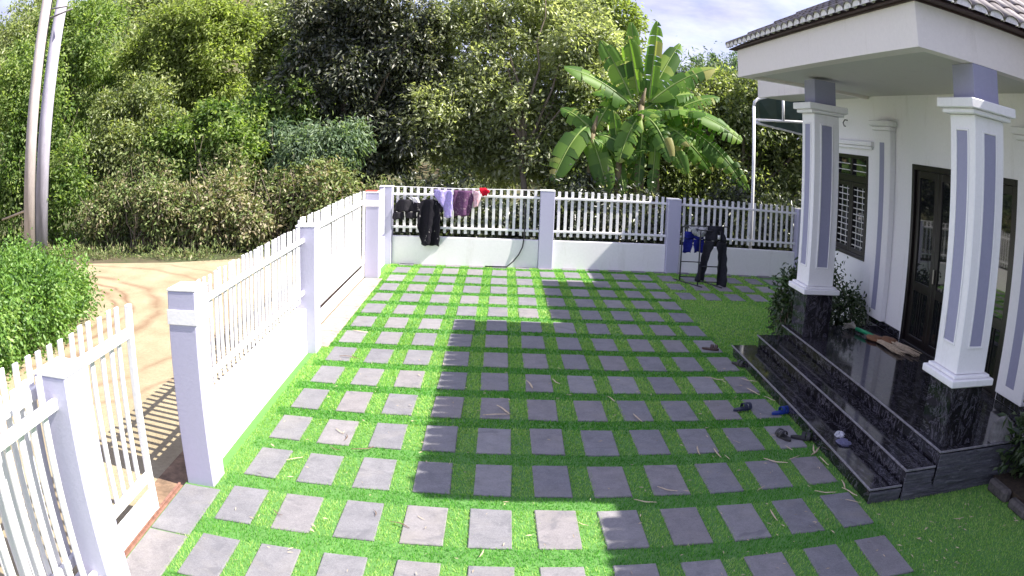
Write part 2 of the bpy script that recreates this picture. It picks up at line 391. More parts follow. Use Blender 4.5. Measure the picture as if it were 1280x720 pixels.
# threshold slabs under the two gates
for y0, y1 in ((-3.2, -2.2), (-2.18, -1.2), (-1.18, -.35), (-.33, .50)):
    tile_rects.append((-.44, y0, .34, y1 - y0)); part('threshold_slab', MB().cbox(-.43, y0, -.03, -.10, y1, .012), MT['slate'], yard, at=(-.3, y0, 0))
pk = plain('pinkish_paving', (.34, .25, .24), .8, .3, 10, .3)
for k in range(6):
    y0 = 4.93 + k * .80; tile_rects.append((-.44, y0, .36, .79)); part('threshold_slab', MB().cbox(-.43, y0, -.03, -.09, y0 + .785, .011), pk, yard, at=(-.3, y0, 0))

rng = np.random.default_rng(3)
def blades(n, ylo, yhi, xlo, xhi, wd, ht):
    x = rng.uniform(xlo, xhi, n); y = rng.uniform(ylo, yhi, n)
    keep = ~((x > 4.99) & (y > .36) & (y < 5.05)) & (x < 7.28) & ~((x > 6.45) & (y < .3))
    for tx, ty, tw, th in tile_rects:
        if ty > yhi or ty + th < ylo: continue
        keep &= ~((x > tx + .008) & (x < tx + tw - .008) & (y > ty + .008) & (y < ty + th - .008))
    x, y = x[keep], y[keep]; n = len(x)
    a = rng.uniform(0, 2 * np.pi, n); h = ht * rng.uniform(.6, 1.25, n); lean = rng.normal(0, .45, (n, 2)) * h[:, None]
    lean += np.stack([np.sin(x * 2.1 + y), np.cos(y * 1.7)], 1) * h[:, None] * .25
    P = np.zeros((n, 3, 3)); P[:, 0] = np.stack([x - np.cos(a) * wd / 2, y - np.sin(a) * wd / 2, 0 * x], 1)
    P[:, 1] = np.stack([x + np.cos(a) * wd / 2, y + np.sin(a) * wd / 2, 0 * x], 1); P[:, 2] = np.stack([x + lean[:, 0], y + lean[:, 1], h], 1)
    return P
def np_mesh(name, V, F, mat, tint=None, smooth=False):
    """V (n,3) verts, F (m,k) faces of equal size"""
    me = bpy.data.meshes.new(name); m, k = F.shape
    me.vertices.add(len(V)); me.vertices.foreach_set('co', V.astype(np.float32).ravel())
    me.loops.add(m * k); me.loops.foreach_set('vertex_index', F.astype(np.int32).ravel())
    me.polygons.add(m); me.polygons.foreach_set('loop_start', (np.arange(m) * k).astype(np.int32))
    me.update(calc_edges=True)
    if tint is not None: me.attributes.new('tint', 'FLOAT', 'FACE').data.foreach_set('value', tint.astype(np.float32))
    if mat: me.materials.append(mat)
    return me
P = np.concatenate([blades(190000, -2.2, 2.2, -.2, 7.2, .006, .021), blades(130000, 2.2, 5.6, -.2, 7.2, .009, .022), blades(110000, 5.6, 11.4, -.2, 7.6, .014, .024)])
V = P.reshape(-1, 3); F = np.arange(len(V)).reshape(-1, 3)
by = P[:, 0, 1]; bx = P[:, 0, 0]; strip = (np.mod(by, PY) > TH) & (bx > -.12) & (bx < 4.95)   # cross strips: the shade of their turned nap put into a darker tint
tag(link('grass', np_mesh('grass', V, F, MT['turf'], np.clip(rng.normal(.62, .2, len(F)) - .42 * strip + .10 * np.sin(bx * 1.9 + 2 * np.sin(by * .8)) * np.sin(by * 1.3 + bx), 0, 1)), None), 'short bright artificial grass blades between the slate tiles', 'grass', None, 'stuff')

# ------------------------------------------------------------------ fences
PK = MB().cbox(-.027, -.009, 0, .027, .009, 1, .003).mesh('picket'); PK.materials.append(MT['white_metal'])   # along x, 1 m tall
def pickets(parent, axis, a0, a1, other, z0, z1, step=.132):
    n = max(1, round((a1 - a0) / step)); s = (a1 - a0) / n
    for i in range(n):
        a = a0 + s * (i + .5) + R.uniform(-.004, .004)
        L = (a, other, z0) if axis == 'x' else (other, a, z0)
        o = link('picket', PK, None, parent, L, (R.uniform(-.008, .008), R.uniform(-.008, .008), (0 if axis == 'x' else math.pi / 2) + R.uniform(-.03, .03)))
        o.scale = (1, 1, z1 - z0 + R.uniform(-.01, .01))
def post(parent, x0, y0, x1, y1, h, band=False, at=None):
    o = part('post', MB().cbox(x0, y0, -.05, x1, y1, h, .008), MT['lavender'], parent, at=(x0, y0, 0))
    part('post_cap', MB().cbox(x0 - .004, y0 - .004, h + .001, x1 + .004, y1 + .004, h + .02, .006), MT['white'], o)
    if band: part('band', MB().cbox(x0 - .008, y0 - .008, 1.29, x1 + .008, y1 + .008, 1.40, .004), MT['white'], o)
    return o
def rail(parent, axis, a0, a1, other, z, hh=.025, tt=.02):
    b = MB().cbox(a0, other - tt, z - hh, a1, other + tt, z + hh, .005) if axis == 'x' else MB().cbox(other - tt, a0, z - hh, other + tt, a1, z + hh, .005)
    return part('rail', b, MT['white_metal'], parent)
XF0, XF1 = -.42, -.17
f = thing('picket_fence', 'white picket fence on a low white wall along the left side beyond the near gate', 'fence', (-.3, 2.7, 0))
post(f, XF0, .54, XF1, .84, 1.535, True); post(f, XF0, 4.61, XF1, 4.90, 1.515)
part('low_wall', MB().cbox(-.42, .845, -.05, -.285, 4.605, .55, .008), MT['white'], f)
for z in (.74, 1.36): rail(f, 'y', .842, 4.608, -.318, z, .026, .016)
pickets(f, 'y', .87, 4.58, -.345, .62, 1.53)
f = thing('picket_fence', 'near white picket fence at the lower left corner with a thick lavender post', 'fence', (-.3, -2, 0))
post(f, XF0, -1.56, XF1, -1.26, 1.50)
for z in (.30, 1.36): rail(f, 'y', -5.0, -1.562, -.27, z, .03)
pickets(f, 'y', -5.0, -1.60, -.30, .12, 1.55, .142)
f = thing('picket_fence', 'short white picket fence on a low wall joining the back corner post', 'fence', (-.3, 10.7, 0))
post(f, XF0, 9.75, XF1, 10.04, 1.53, True)
part('low_wall', MB().cbox(-.40, 10.045, -.05, -.285, 11.35, .55, .008), MT['white'], f)
for z in (.74, 1.38): rail(f, 'y', 10.042, 11.355, -.33, z)
pickets(f, 'y', 10.06, 11.33, -.30, .62, 1.52)
f = thing('picket_fence', 'white picket fence on a low white wall closing the back of the courtyard', 'fence', (4, 11.5, 0))
PXS = [(-.42, -.16), (2.75, 3.03), (5.30, 5.57), (8.27, 8.55)]
for x0, x1 in PXS: post(f, x0, 11.36, x1, 11.64, 1.53 if x0 < 5 else 1.48)
for (a, b), (c, d) in zip(PXS[:-1], PXS[1:]):
    part('low_wall', MB().cbox(b + .003, 11.44, -.05, c - .003, 11.56, .56, .008), MT['white'], f)
    for z in (.74, 1.39): rail(f, 'x', b + .003, c - .003, 11.475, z, .022, .014)
    pickets(f, 'x', b + .03, c - .03, 11.50, .635, 1.53, .133)
part('low_wall', MB().cbox(8.553, 11.44, -.05, 14, 11.56, .56, .008), MT['white'], f)

def gate(label, x, y0, y1, step):
    g_ = thing('sliding_gate', label, 'gate', (x, (y0 + y1) / 2, 0))
    for y in (y0, y1): part('stile', MB().cbox(x - .022, y - .03, .02, x + .022, y + .03, 1.56, .005), MT['white_metal'], g_)
    for z, h in ((1.37, .035), (.31, .035), (.11, .09)): rail(g_, 'y', y0 + .032, y1 - .032, x, z, h, .018)
    pickets(g_, 'y', y0 + .08, y1 - .08, x - .029, .26, 1.57, step)
    return g_
gate('white sliding gate of upright bars standing open beside the thick near post', -.49, -3.2, -.06, .142)
gate('long white sliding gate closed between two posts of the left fence', -.45, 4.95, 9.72, .133)
for y0, y1, lab in ((-3.3, .5, 'rusty red rail track on the ground under the near gate'), (4.9, 9.75, 'rusty red rail track on the ground under the long closed gate')):
    t_ = part('gate_track', MB().cbox(-.515, y0, -.04, -.455, y1, -.005, .006).cbox(-.495, y0, -.005, -.475, y1, .012, .003), MT['rust'], at=(-.48, y0, 0)); tag(t_, lab, 'gate track')

# ------------------------------------------------------------------ house
H = thing('house', 'white house with a tiled roof, lavender panelled porch columns and polished black steps', 'house', (7.3, 2.6, 0))
WX = 7.3
wall = MB()
def wallbox(y0, y1, z0, z1): wall.box(WX, y0, z0, WX + .22, y1, z1)
Wy0, Wy1, Wz0, Wz1 = 5.76, 7.12, 1.21, 2.78; Dy0, Dy1, Dz0, Dz1 = 1.52, 4.25, .42, 2.76
wallbox(-9, Dy0, -.1, 3.9); wallbox(Dy0, Dy1, Dz1, 3.9); wallbox(Dy0, Dy1, -.1, Dz0 - .01); wallbox(Dy1, Wy0, -.1, 3.9); wallbox(Wy0, Wy1, -.1, Wz0); wallbox(Wy0, Wy1, Wz1, 3.9); wallbox(Wy1, 8.45, -.1, 3.9)
wall.box(WX + .22, 8.25, -.1, 17, 8.45, 3.9); wall.box(17, -9, -.1, 17.2, 8.45, 3.9); wall.box(WX + .22, -9, -.1, 17, -8.8, 3.9)
part('wall', wall, MT['white'], H)
for y0, y1 in ((Dy1 + .03, 5.35), (.3, Dy0 - .03)): part('skirting', MB().box(WX - .018, y0, .425, WX - .001, y1, .52), MT['granite'], H)
# window
wf = MB(); fw_ = .06
def frame(mb, x0, x1, y0, y1, z0, z1, w_): mb.cbox(x0, y0, z0, x1, y0 + w_, z1, .004).cbox(x0, y1 - w_, z0, x1, y1, z1, .004).cbox(x0, y0 + w_ + .001, z0, x1, y1 - w_ - .001, z0 + w_, .004).cbox(x0, y0 + w_ + .001, z1 - w_, x1, y1 - w_ - .001, z1, .004)
frame(wf, WX - .015, WX + .10, Wy0 + .003, Wy1 - .003, Wz0 + .003, Wz1 - .003, .055)
win = part('window', wf, MT['brown'], H)
ym = (Wy0 + Wy1) / 2
part('transom', MB().cbox(WX, Wy0 + .06, 2.36, WX + .07, Wy1 - .06, 2.46, .004), MT['brown'], win)
part('mullion', MB().cbox(WX, ym - .04, 2.465, WX + .07, ym + .04, Wz1 - .06, .004), MT['brown'], win)
for a, b in ((Wy0 + .06, ym - .003), (ym + .003, Wy1 - .06)):
    s = MB(); frame(s, WX + .005, WX + .06, a, b, Wz0 + .06, 2.355, .075); cs = part('casement', s, MT['brown'], win)
    part('pane', MB().box(WX + .045, a + .06, Wz0 + .12, WX + .052, b - .06, 2.29), MT['glass'], win)
    part('pane', MB().box(WX + .045, a + .02, 2.462, WX + .052, b - .02, Wz1 - .06), MT['glass'], win)
    for k in range(12):
        z = Wz0 + .18 + k * .094
        if z < 2.29: part('bar', MB().tube([(WX + .030, a + .07, z), (WX + .030, b - .07, z)], .008, 6), MT['bars'], win)
    for k in range(2):
        z = 2.53 + k * .10; part('bar', MB().tube([(WX + .030, a + .03, z), (WX + .030, b - .03, z)], .008, 6), MT['bars'], win)
    for q in (.33, .67):
        y = a + (b - a) * q; part('bar', MB().tube([(WX + .036, y, Wz0 + .13), (WX + .036, y, 2.28)], .007, 6), MT['bars'], win)
part('window_hood', MB().cbox(WX - .07, Wy0 - .22, 2.93, WX - .002, Wy1 + .22, 3.0, .01).cbox(WX - .045, Wy0 - .18, 2.88, WX - .002, Wy1 + .18, 2.928, .008), MT['white'], H)
part('wall_hook', MB().tube([(WX, 6.59, 3.32), (WX - .06, 6.59, 3.32), (WX - .09, 6.59, 3.27), (WX - .07, 6.59, 3.22), (WX - .04, 6.59, 3.22)], .012, 6), MT['stone'], H)
# door of four glazed leaves
df = MB(); frame(df, WX - .01, WX + .12, Dy0 + .003, Dy1 - .003, Dz0 - .05, Dz1 - .003, .07); door = part('door', df, MT['brown'], H)
lw = (Dy1 - Dy0 - .16) / 4
for k in range(4):
    a = Dy0 + .08 + k * lw; b = a + lw - .006
    s = MB(); frame(s, WX + .03, WX + .08, a, b, Dz0 + .02, Dz1 - .075, .10); s.cbox(WX + .035, a + .101, 1.12, WX + .075, b - .101, 1.24, .004)
    part('door_leaf', s, MT['brown'], door)
    part('pane', MB().box(WX + .052, a + .09, 1.23, WX + .058, b - .09, Dz1 - .16), MT['glass'], door)
    part('pane', MB().box(WX + .052, a + .09, Dz0 + .11, WX + .058, b - .09, 1.13), MT['glass'], door)
    for q in (-.07, 0, .07):
        y = (a + b) / 2 + q; part('bar', MB().tube([(WX + .042, y, Dz0 + .12), (WX + .042, y, 1.12)], .008, 6), MT['brown'], door)
for k in (1, 2, 3):
    y = Dy0 + .08 + k * lw - .05; part('handle', MB().cbox(WX - .005, y - .012, 1.30, WX + .028, y + .012, 1.48, .005), plain('door_handle_metal', (.35, .33, .3), .3, metal=.8) if k == 1 else bpy.data.materials['door_handle_metal'], door)
# pilasters
for y0, y1, z0 in ((4.80, 5.36, .53), (.86, 1.44, .53)):
    p = part('pilaster', MB().cbox(WX - .10, y0, z0, WX - .002, y1, 3.17, .006), MT['white'], H)
    part('inset_panel', MB().cbox(WX - .104, y0 + .2, z0 + .12, WX - .099, y1 - .2, 3.0, .002), MT['inset'], p)
    part('capital', MB().cbox(WX - .13, y0 - .03, 3.172, WX - .001, y1 + .03, 3.23, .01).cbox(WX - .17, y0 - .07, 3.231, WX - .001, y1 + .07, 3.31, .012), MT['white'], p)
# deck and steps, black granite slabs over stone cladding
def step(name, x0, y0, y1, z0, z1):
    s = part(name, MB().cbox(x0 + .02, y0 + .015, z0, WX - .002, y1 - .015, z1 - .031, .004), MT['granite'], H)
    xb = {'step': x0 + .352, 'porch_deck': WX - .003}[name]
    part('tread_slab', MB().cbox(x0, y0, z1 - .03, xb, y1, z1, .009), MT['granite'], s)
    part('nosing', MB().cbox(x0 - .004, y0 - .004, z1 - .016, x0 + .011, y1 + .004, z1 + .0025, .003).cbox(x0 + .0115, y0 - .004, z1 - .016, xb, y0 + .009, z1 + .0025, .003), MT['cut_edge_glint'], s)
    # rough stone strips facing the camera side, proud of one another
    n = max(2, round((z1 - z0 - .03) / .036)); cl = MB(); hh = (z1 - z0 - .031) / n
    for i in range(n):
        x = x0 + .012
        while x < xb - .02:
            L = min(R.uniform(.12, .3), xb - x); d = R.uniform(.0, .016)
            cl.cbox(x + .001, y0 + .002 - d, z0 + i * hh + .001, x + L - .001, y0 + .014, z0 + (i + 1) * hh - .001, .003); x += L
    part('stone_cladding', cl, MT['cladding'], s)
    return s
step('step', 4.97, .34, 5.07, 0, .14); step('step', 5.32, .325, 5.06, .1, .28); step('porch_deck', 5.67, .30, 5.05, .1, .42)
cl = MB()
for i in range(7):                                   # cladding of the lower part of the platform's side
    x = 5.335
    while x < 7.25:
        L = min(R.uniform(.12, .32), 7.29 - x); d = R.uniform(0, .016)
        cl.cbox(x + .001, .327 - d - .012, i * .0145 + .0, x + L - .001, .338, (i + 1) * .0145 - .001, .002); x += L
part('stone_cladding', cl, MT['cladding'], H)
# columns
def column(y0, y1):
    x0, x1 = 5.73, 6.11
    c = part('porch_column', MB().cbox(x0, y0, 1.06, x1, y1, 3.20, .006), MT['white'], H, at=(x0, y0, .42))
    part('pedestal', MB().cbox(x0 - .01, y0 - .01, .421, x1 + .01, y1 + .01, .965, .005), MT['granite'], c)
    part('base_cap', MB().cbox(x0 - .085, y0 - .085, .967, x1 + .085, y1 + .085, 1.03, .008).cbox(x0 - .045, y0 - .045, 1.031, x1 + .045, y1 + .045, 1.058, .006), MT['white'], c)
    part('capital', MB().cbox(x0 - .06, y0 - .06, 3.202, x1 + .06, y1 + .06, 3.245, .008).cbox(x0 - .10, y0 - .10, 3.246, x1 + .10, y1 + .10, 3.33, .008), MT['white'], c)
    part('neck', MB().cbox(x0 + .03, y0 + .03, 3.332, x1 - .03, y1 - .03, 3.648, .004), MT['inset'], c)
    ax, ay = x0 + .115, y0 + .125
    part('inset_panel', MB().cbox(ax, y0 - .004, 1.30, x1 - .115, y0 + .01, 3.06, .002), MT['inset'], c)
    part('inset_panel', MB().cbox(x0 - .004, ay, 1.30, x0 + .01, y1 - .125, 3.06, .002), MT['inset'], c)
    part('inset_panel', MB().cbox(ax, y1 - .01, 1.30, x1 - .115, y1 + .004, 3.06, .002), MT['inset'], c)
    for a, b in ((x0, x1),):                         # thin raised rims round the panels
        rim = MB()
        for (p0, p1) in ((ax - .022, ax - .002), (x1 - .113, x1 - .093)): rim.cbox(p0, y0 - .012, 1.28, p1, y0 - .001, 3.08, .003)
        rim.cbox(ax - .001, y0 - .012, 1.28, x1 - .114, y0 - .001, 1.298, .003).cbox(ax - .001, y0 - .012, 3.062, x1 - .114, y0 - .001, 3.08, .003)
        for (p0, p1) in ((ay - .022, ay - .002), (y1 - .123, y1 - .103)): rim.cbox(x0 - .012, p0, 1.28, x0 - .001, p1, 3.08, .003)
        rim.cbox(x0 - .012, ay - .001, 1.28, x0 - .001, y1 - .124, 1.298, .003).cbox(x0 - .012, ay - .001, 3.062, x0 - .001, y1 - .124, 3.08, .003)
        part('panel_rim', rim, MT['white'], c)
column(.40, .84); column(4.36, 4.80)
# canopy box and main eave box
part('canopy_fascia', MB().box(5.13, .43, 3.65, 5.29, 5.85, 4.05).box(5.29, .43, 3.65, 7.28, .59, 4.05).box(5.29, 5.69, 3.65, 7.28, 5.85, 4.05), MT['cream'], H)
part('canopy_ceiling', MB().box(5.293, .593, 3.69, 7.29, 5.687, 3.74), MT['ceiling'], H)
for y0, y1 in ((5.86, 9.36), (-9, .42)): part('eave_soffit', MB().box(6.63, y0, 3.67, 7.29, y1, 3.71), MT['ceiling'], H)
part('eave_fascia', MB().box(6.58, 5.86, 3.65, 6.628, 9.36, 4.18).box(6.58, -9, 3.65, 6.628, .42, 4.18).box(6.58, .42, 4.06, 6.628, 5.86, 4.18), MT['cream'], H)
TAN = .42; ROOFROOT = H
def arc_tile(wd, ln):                                # half-round clay tile, runs along +y, its eave end at y=0
    mb = MB(); n = 7; th = .016
    pr = [(-wd / 2 * .98 * math.cos(math.pi * k / (n - 1)), .055 * math.sin(math.pi * k / (n - 1))) for k in range(n)]
    vs = []
    for y, lift in ((0, .012), (ln, 0)):
        vs += [(x, y, z + lift) for x, z in pr] + [(x * .86, y, z * .8 + lift - .002) for x, z in pr]
    fs = []
    for k in range(n - 1):
        fs += [(k, k + 1, 2 * n + k + 1, 2 * n + k), (n + k + 1, n + k, 3 * n + k, 3 * n + k + 1), (k + 1, k, n + k, n + k + 1), (2 * n + k, 2 * n + k + 1, 3 * n + k + 1, 3 * n + k)]
    fs += [(0, 2 * n, 3 * n, n), (n - 1, 2 * n - 1, 4 * n - 1, 3 * n - 1)]
    me = mb.add(vs, fs).mesh('roof_tile'); me.materials.append(MT['rooftile']); me.polygons.foreach_set('use_smooth', [True] * len(me.polygons)); return me
TILE = arc_tile(.2, .40)
sl_ = math.atan(TAN)
def roof_slope(roof, axis, a0, a1, eave, z0, rows, sign, hip=None, step_=.2036):
    """tiles of one slope: columns along axis ('y': slope climbs along +x from x=eave; 'x': slope climbs along sign*y from y=eave)"""
    n = round((a1 - a0) / step_); st = (a1 - a0) / n
    for r in range(rows):
        d = r * .33 * math.cos(sl_)
        for i in range(n):
            a = a0 + st * (i + .5)
            if hip and (a - a0 < d + .02 or (hip == 2 and a1 - a < d + .02)): continue
            if axis == 'y': L = (eave + d, a, z0 + d * TAN + .03); rz = -math.pi / 2
            else: L = (a, eave + sign * d, z0 + d * TAN + .03); rz = 0 if sign > 0 else math.pi
            o = link('roof_tile', TILE, None, roof, L)
            o.rotation_euler = (sl_ - .03, 0, rz)
ex0, ey0, ey1, ez = 5.06, .27, 6.05, 4.07; TAN = .60; sl_ = math.atan(TAN)
ym = (ey0 + ey1) / 2; hr = ym - ey0
cr = MB().add([(ex0, ey0, ez), (ex0, ey1, ez), (ex0 + hr, ym, ez + hr * TAN), (9, ym, ez + hr * TAN), (9, ey0, ez), (9, ey1, ez),
               (ex0, ey0, ez - .03), (ex0, ey1, ez - .03), (9, ey0, ez - .03), (9, ey1, ez - .03)],
              [(0, 2, 1), (0, 4, 3, 2), (1, 2, 3, 5), (6, 7, 9, 8), (0, 1, 7, 6), (0, 6, 8, 4), (1, 5, 9, 7)])
cr.v = [(x, y, z + (.018 if i > 5 else 0)) for i, (x, y, z) in enumerate(cr.v)]
roof = part('canopy_roof', cr, MT['board'], H)
roof_slope(roof, 'y', ey0, ey1, ex0 - .04, ez, 4, 1, 2)
roof_slope(roof, 'x', ex0, 7.1, ey0 - .04, ez, 7, 1, 1)
part('eave_board', MB().cbox(5.105, .405, 4.04, 5.128, 5.95, 4.056, .003).cbox(5.13, .405, 4.04, 6.6, .428, 4.056, .003).cbox(5.13, 5.852, 4.04, 6.6, 5.95, 4.056, .003), MT['board'], roof)
mo = MB()
def plug(x, y, z, along):
    vs = []; fs = []; n = 7
    for off in (0, .05):
        for k in range(n):
            a = math.pi * k / (n - 1); u = -.086 * math.cos(a); zz = z - .02 + .075 * math.sin(a)
            vs.append((x + off, y + u, zz) if along == 'y' else (x + u, y + off, zz))
    fs.append(tuple(range(n)) if along == 'x' else tuple(range(n))[::-1]); fs += [(k, k + 1, n + k + 1, n + k) for k in range(n - 1)]
    mo.add(vs, fs)
n = round((ey1 - ey0) / .2036)
for i in range(n): plug(ex0 - .048, ey0 + (ey1 - ey0) / n * (i + .5), ez + .035, 'y')
n2 = round((7.1 - ex0) / .2036)
for i in range(n2): plug(ex0 + (7.1 - ex0) / n2 * (i + .5), ey0 - .048, ez + .035, 'x')
part('tile_end_mortar', mo, MT['mortar'], roof)
hip = MB()
for k in range(9):
    d0 = k * .27 + .07; hip.tube([(ex0 + d0, ey0 + d0, ez + d0 * TAN + .03), (ex0 + d0 + .3, ey0 + d0 + .3, ez + d0 * TAN + .03 + .3 * TAN - .02)], [.07, .06], 8)
part('hip_tiles', hip, MT['rooftile'], roof, True)
mz = 4.22; mxe = 6.56; TAN = .42; sl_ = math.atan(TAN)
mr_ = MB().add([(mxe, -9.3, mz), (mxe, 9.4, mz), (12, 4.0, mz + 5.6 * TAN), (12, -4, mz + 5.6 * TAN), (17.6, 9.4, mz), (17.6, -9.3, mz),
                (mxe, -9.3, mz - .04), (mxe, 9.4, mz - .04), (17.6, 9.4, mz - .04), (17.6, -9.3, mz - .04)],
               [(0, 3, 2, 1), (1, 2, 4), (2, 3, 5, 4), (3, 0, 5), (6, 7, 8, 9), (0, 1, 7, 6), (1, 4, 8, 7), (4, 5, 9, 8), (5, 0, 6, 9)])
mroof = part('main_roof', mr_, MT['board'], H)
roof_slope(mroof, 'y', -4.5, -.1, mxe - .05, mz, 3, 1); roof_slope(mroof, 'y', 6.2, 9.4, mxe - .05, mz, 1, 1)
part('rear_shadow_caster', MB().box(7.40, 9.42, 4.125, 17, 11.2, 4.22), MT['ceiling'], mroof)  # added slab, placed to cast the shade over the far right tiles
part('main_roof_ridge', MB().tube([(12, 4.0, mz + 5.6 * TAN + .04), (12, -4, mz + 5.6 * TAN + .04)], .1, 8), MT['rooftile'], mroof)

# awning beside the house
aw = thing('awning', 'white steel awning frame with a dark teal sheet beyond the far porch column', 'awning', (7.34, 12.0, -.07))
part('pole', MB().tube([(7.34, 12, -.2), (7.34, 12, 3.64)], .036, 10), MT['white_metal'], aw, True)
curve = [(7.34, 12, 3.62), (7.36, 12, 3.74), (7.45, 12, 3.82), (7.9, 12, 3.98), (8.5, 12, 4.14), (9.6, 12, 4.32)]
part('curved_bar', MB().tube(curve, .036, 8), MT['white_metal'], aw, True)
part('cross_bar', MB().tube([(7.34, 12, 3.33), (9.6, 12, 3.52)], .03, 8), MT['white_metal'], aw, True)
part('strut', MB().tube([(8.08, 12, 3.40), (8.08, 12, 4.02)], .036, 8), MT['white_metal'], aw, True)
part('back_bar', MB().tube([(7.85, 13.5, 3.33), (10.2, 13.5, 3.10)], .036, 8), MT['white_metal'], aw, True)
shv = [(x, 12.02, z + .035) for x, y, z in curve[1:]] + [(x + .55, 13.5, 3.40 - .06 * i) for i, (x, y, z) in enumerate(curve[1:])]
ns_ = len(curve) - 1
sh = part('roof_sheet', MB().add(shv, [(i, i + 1, ns_ + i + 1, ns_ + i) for i in range(ns_ - 1)]), MT['teal'], aw)
sm = sh.modifiers.new('thickness', 'SOLIDIFY'); sm.thickness = .012

# ------------------------------------------------------------------ garden bed at the right
part_ = tag(part('flower_bed', MB().box(6.5, -4.5, -.02, 7.29, .28, .10), MT['soil']), 'dark soil bed beside the house wall at the lower right', None, None, 'structure')
for k in range(7):
    y = .22 - k * .42; L = R.uniform(.33, .4)
    s = MB(); vs = []
    me = MB().cbox(6.38 + R.uniform(-.015, .015), y - L, -.01, 6.49 + R.uniform(-.01, .005), y, .11 + R.uniform(-.02, .03), .03)
    part('edging_stone', me, MT['soil_stone'], part_, at=(6.44, y, 0))
sl2 = MB().add([(6.62, .27, .40), (7.08, .27, .40), (7.10, .27, .66), (6.90, .27, .79), (6.66, .27, .70), (6.62, .20, .40), (7.08, .20, .40), (7.10, .22, .66), (6.90, .23, .79), (6.66, .22, .70)],
               [(0, 1, 2, 3, 4), (9, 8, 7, 6, 5), (0, 5, 6, 1), (1, 6, 7, 2), (2, 7, 8, 3), (3, 8, 9, 4), (4, 9, 5, 0)])
sl2 = MB().add([(6.36 + (x - .62 - 6) * .62, y + .12, .42 + (z - .40) * .62) for x, y, z in sl2.v], sl2.f)
tag(part('stone_slab', sl2, MT['stone'], at=(6.6, .5, .42)), 'rough grey stone slab standing at the end of the porch beside the bed', 'stone slab')

# ------------------------------------------------------------------ foliage
def leaves(blobs, n, ln, wd, seed, clump=.28, nclump=26, droop=.35, shell=.5, tint_sd=.24, fold=.25, blob_tint=None, shoots=.09):
    """leaf quads folded along the midrib, gathered in clumps through the blobs (x,y,z,rx,ry,rz)"""
    g_ = np.random.default_rng(seed); vol = np.array([b[3] * b[4] * b[5] for b in blobs]) ** .67; vol /= vol.sum()
    Vs, Fs, Ts, off = [], [], [], 0
    for bi, (b, fr) in enumerate(zip(blobs, vol)):
        m = int(n * fr); c0 = np.array(b[:3]); rr = np.array(b[3:6])
        nc = max(8, int(nclump))
        u = g_.normal(size=(nc, 3)); u /= np.linalg.norm(u, axis=1)[:, None]; rad = g_.uniform(shell, 1.0, nc) ** .6
        cc = c0 + u * rad[:, None] * rr; ctint = g_.normal(0, .13, nc); csz = g_.uniform(.55, 1.35, nc)
        k = g_.integers(0, nc, m)
        p = cc[k] + g_.normal(size=(m, 3)) * (rr * clump)[None] * csz[k][:, None]
        ns = max(4, nc // 3); su = g_.normal(size=(ns, 3)); su[:, 2] = np.abs(su[:, 2]) * 1.1 + .1; su /= np.linalg.norm(su, axis=1)[:, None]
        sd = su * .6 + g_.normal(0, .35, (ns, 3)) + np.array([0, 0, .55]); sd /= np.linalg.norm(sd, axis=1)[:, None]; sl__ = g_.uniform(.25, .8, ns) * min(rr.mean(), .8)
        ms = int(m * shoots); kk = g_.integers(0, ns, ms); tt = g_.uniform(0, 1, ms)
        p[:ms] = c0 + su[kk] * rr * .85 + sd[kk] * (tt * sl__[kk])[:, None] + g_.normal(0, .03 + ln * .2, (ms, 3))
        d = (p - c0) / rr; dn = np.linalg.norm(d, axis=1)[:, None] + 1e-6; d = d / dn
        a = d * .7 + g_.normal(0, .6, (m, 3)); a[:, 2] -= droop; a /= np.linalg.norm(a, axis=1)[:, None]
        up_ = d * .9 + g_.normal(0, .75, (m, 3)); up_[:, 2] += .45
        s = np.cross(a, up_); s /= np.linalg.norm(s, axis=1)[:, None] + 1e-6; nn = np.cross(s, a)
        L = (ln * g_.uniform(.6, 1.3, m))[:, None]; W = (wd * g_.uniform(.7, 1.25, m))[:, None]
        q = np.stack([p, p + a * L * .45 + s * W / 2 + nn * W * fold, p + a * L - nn * L * .12, p + a * L * .45 - s * W / 2 + nn * W * fold], 1)
        base = np.arange(m)[:, None] * 4 + off
        Fs.append(np.concatenate([base + np.array([[0, 1, 2]]), base + np.array([[0, 2, 3]])]))
        t_ = np.clip(.45 + ctint[k] + g_.normal(0, tint_sd, m) + (blob_tint[bi] if blob_tint else 0), 0, 1); Ts += [t_, t_]
        Vs.append(q.reshape(-1, 3)); off += m * 4
    return np.concatenate(Vs), np.concatenate(Fs), np.concatenate(Ts)
def crown(name, parent, mat, **k):
    V, F, T = leaves(**k); o = WL[parent.name]
    return link(name, np_mesh(name, V - np.array(o), F, mat, T), None, parent, o)
def limb(p0, p1, r0, r1, seed, n=6, wob=.12):
    q = random.Random(seed); p0, p1 = Vector(p0), Vector(p1); L = (p1 - p0).length
    return [p0.lerp(p1, i / n) + (Vector((q.uniform(-1, 1), q.uniform(-1, 1), q.uniform(-.3, .3))) * wob * L / n * 1.5 if 0 < i < n else Vector()) for i in range(n + 1)], [r0 + (r1 - r0) * i / n for i in range(n + 1)]
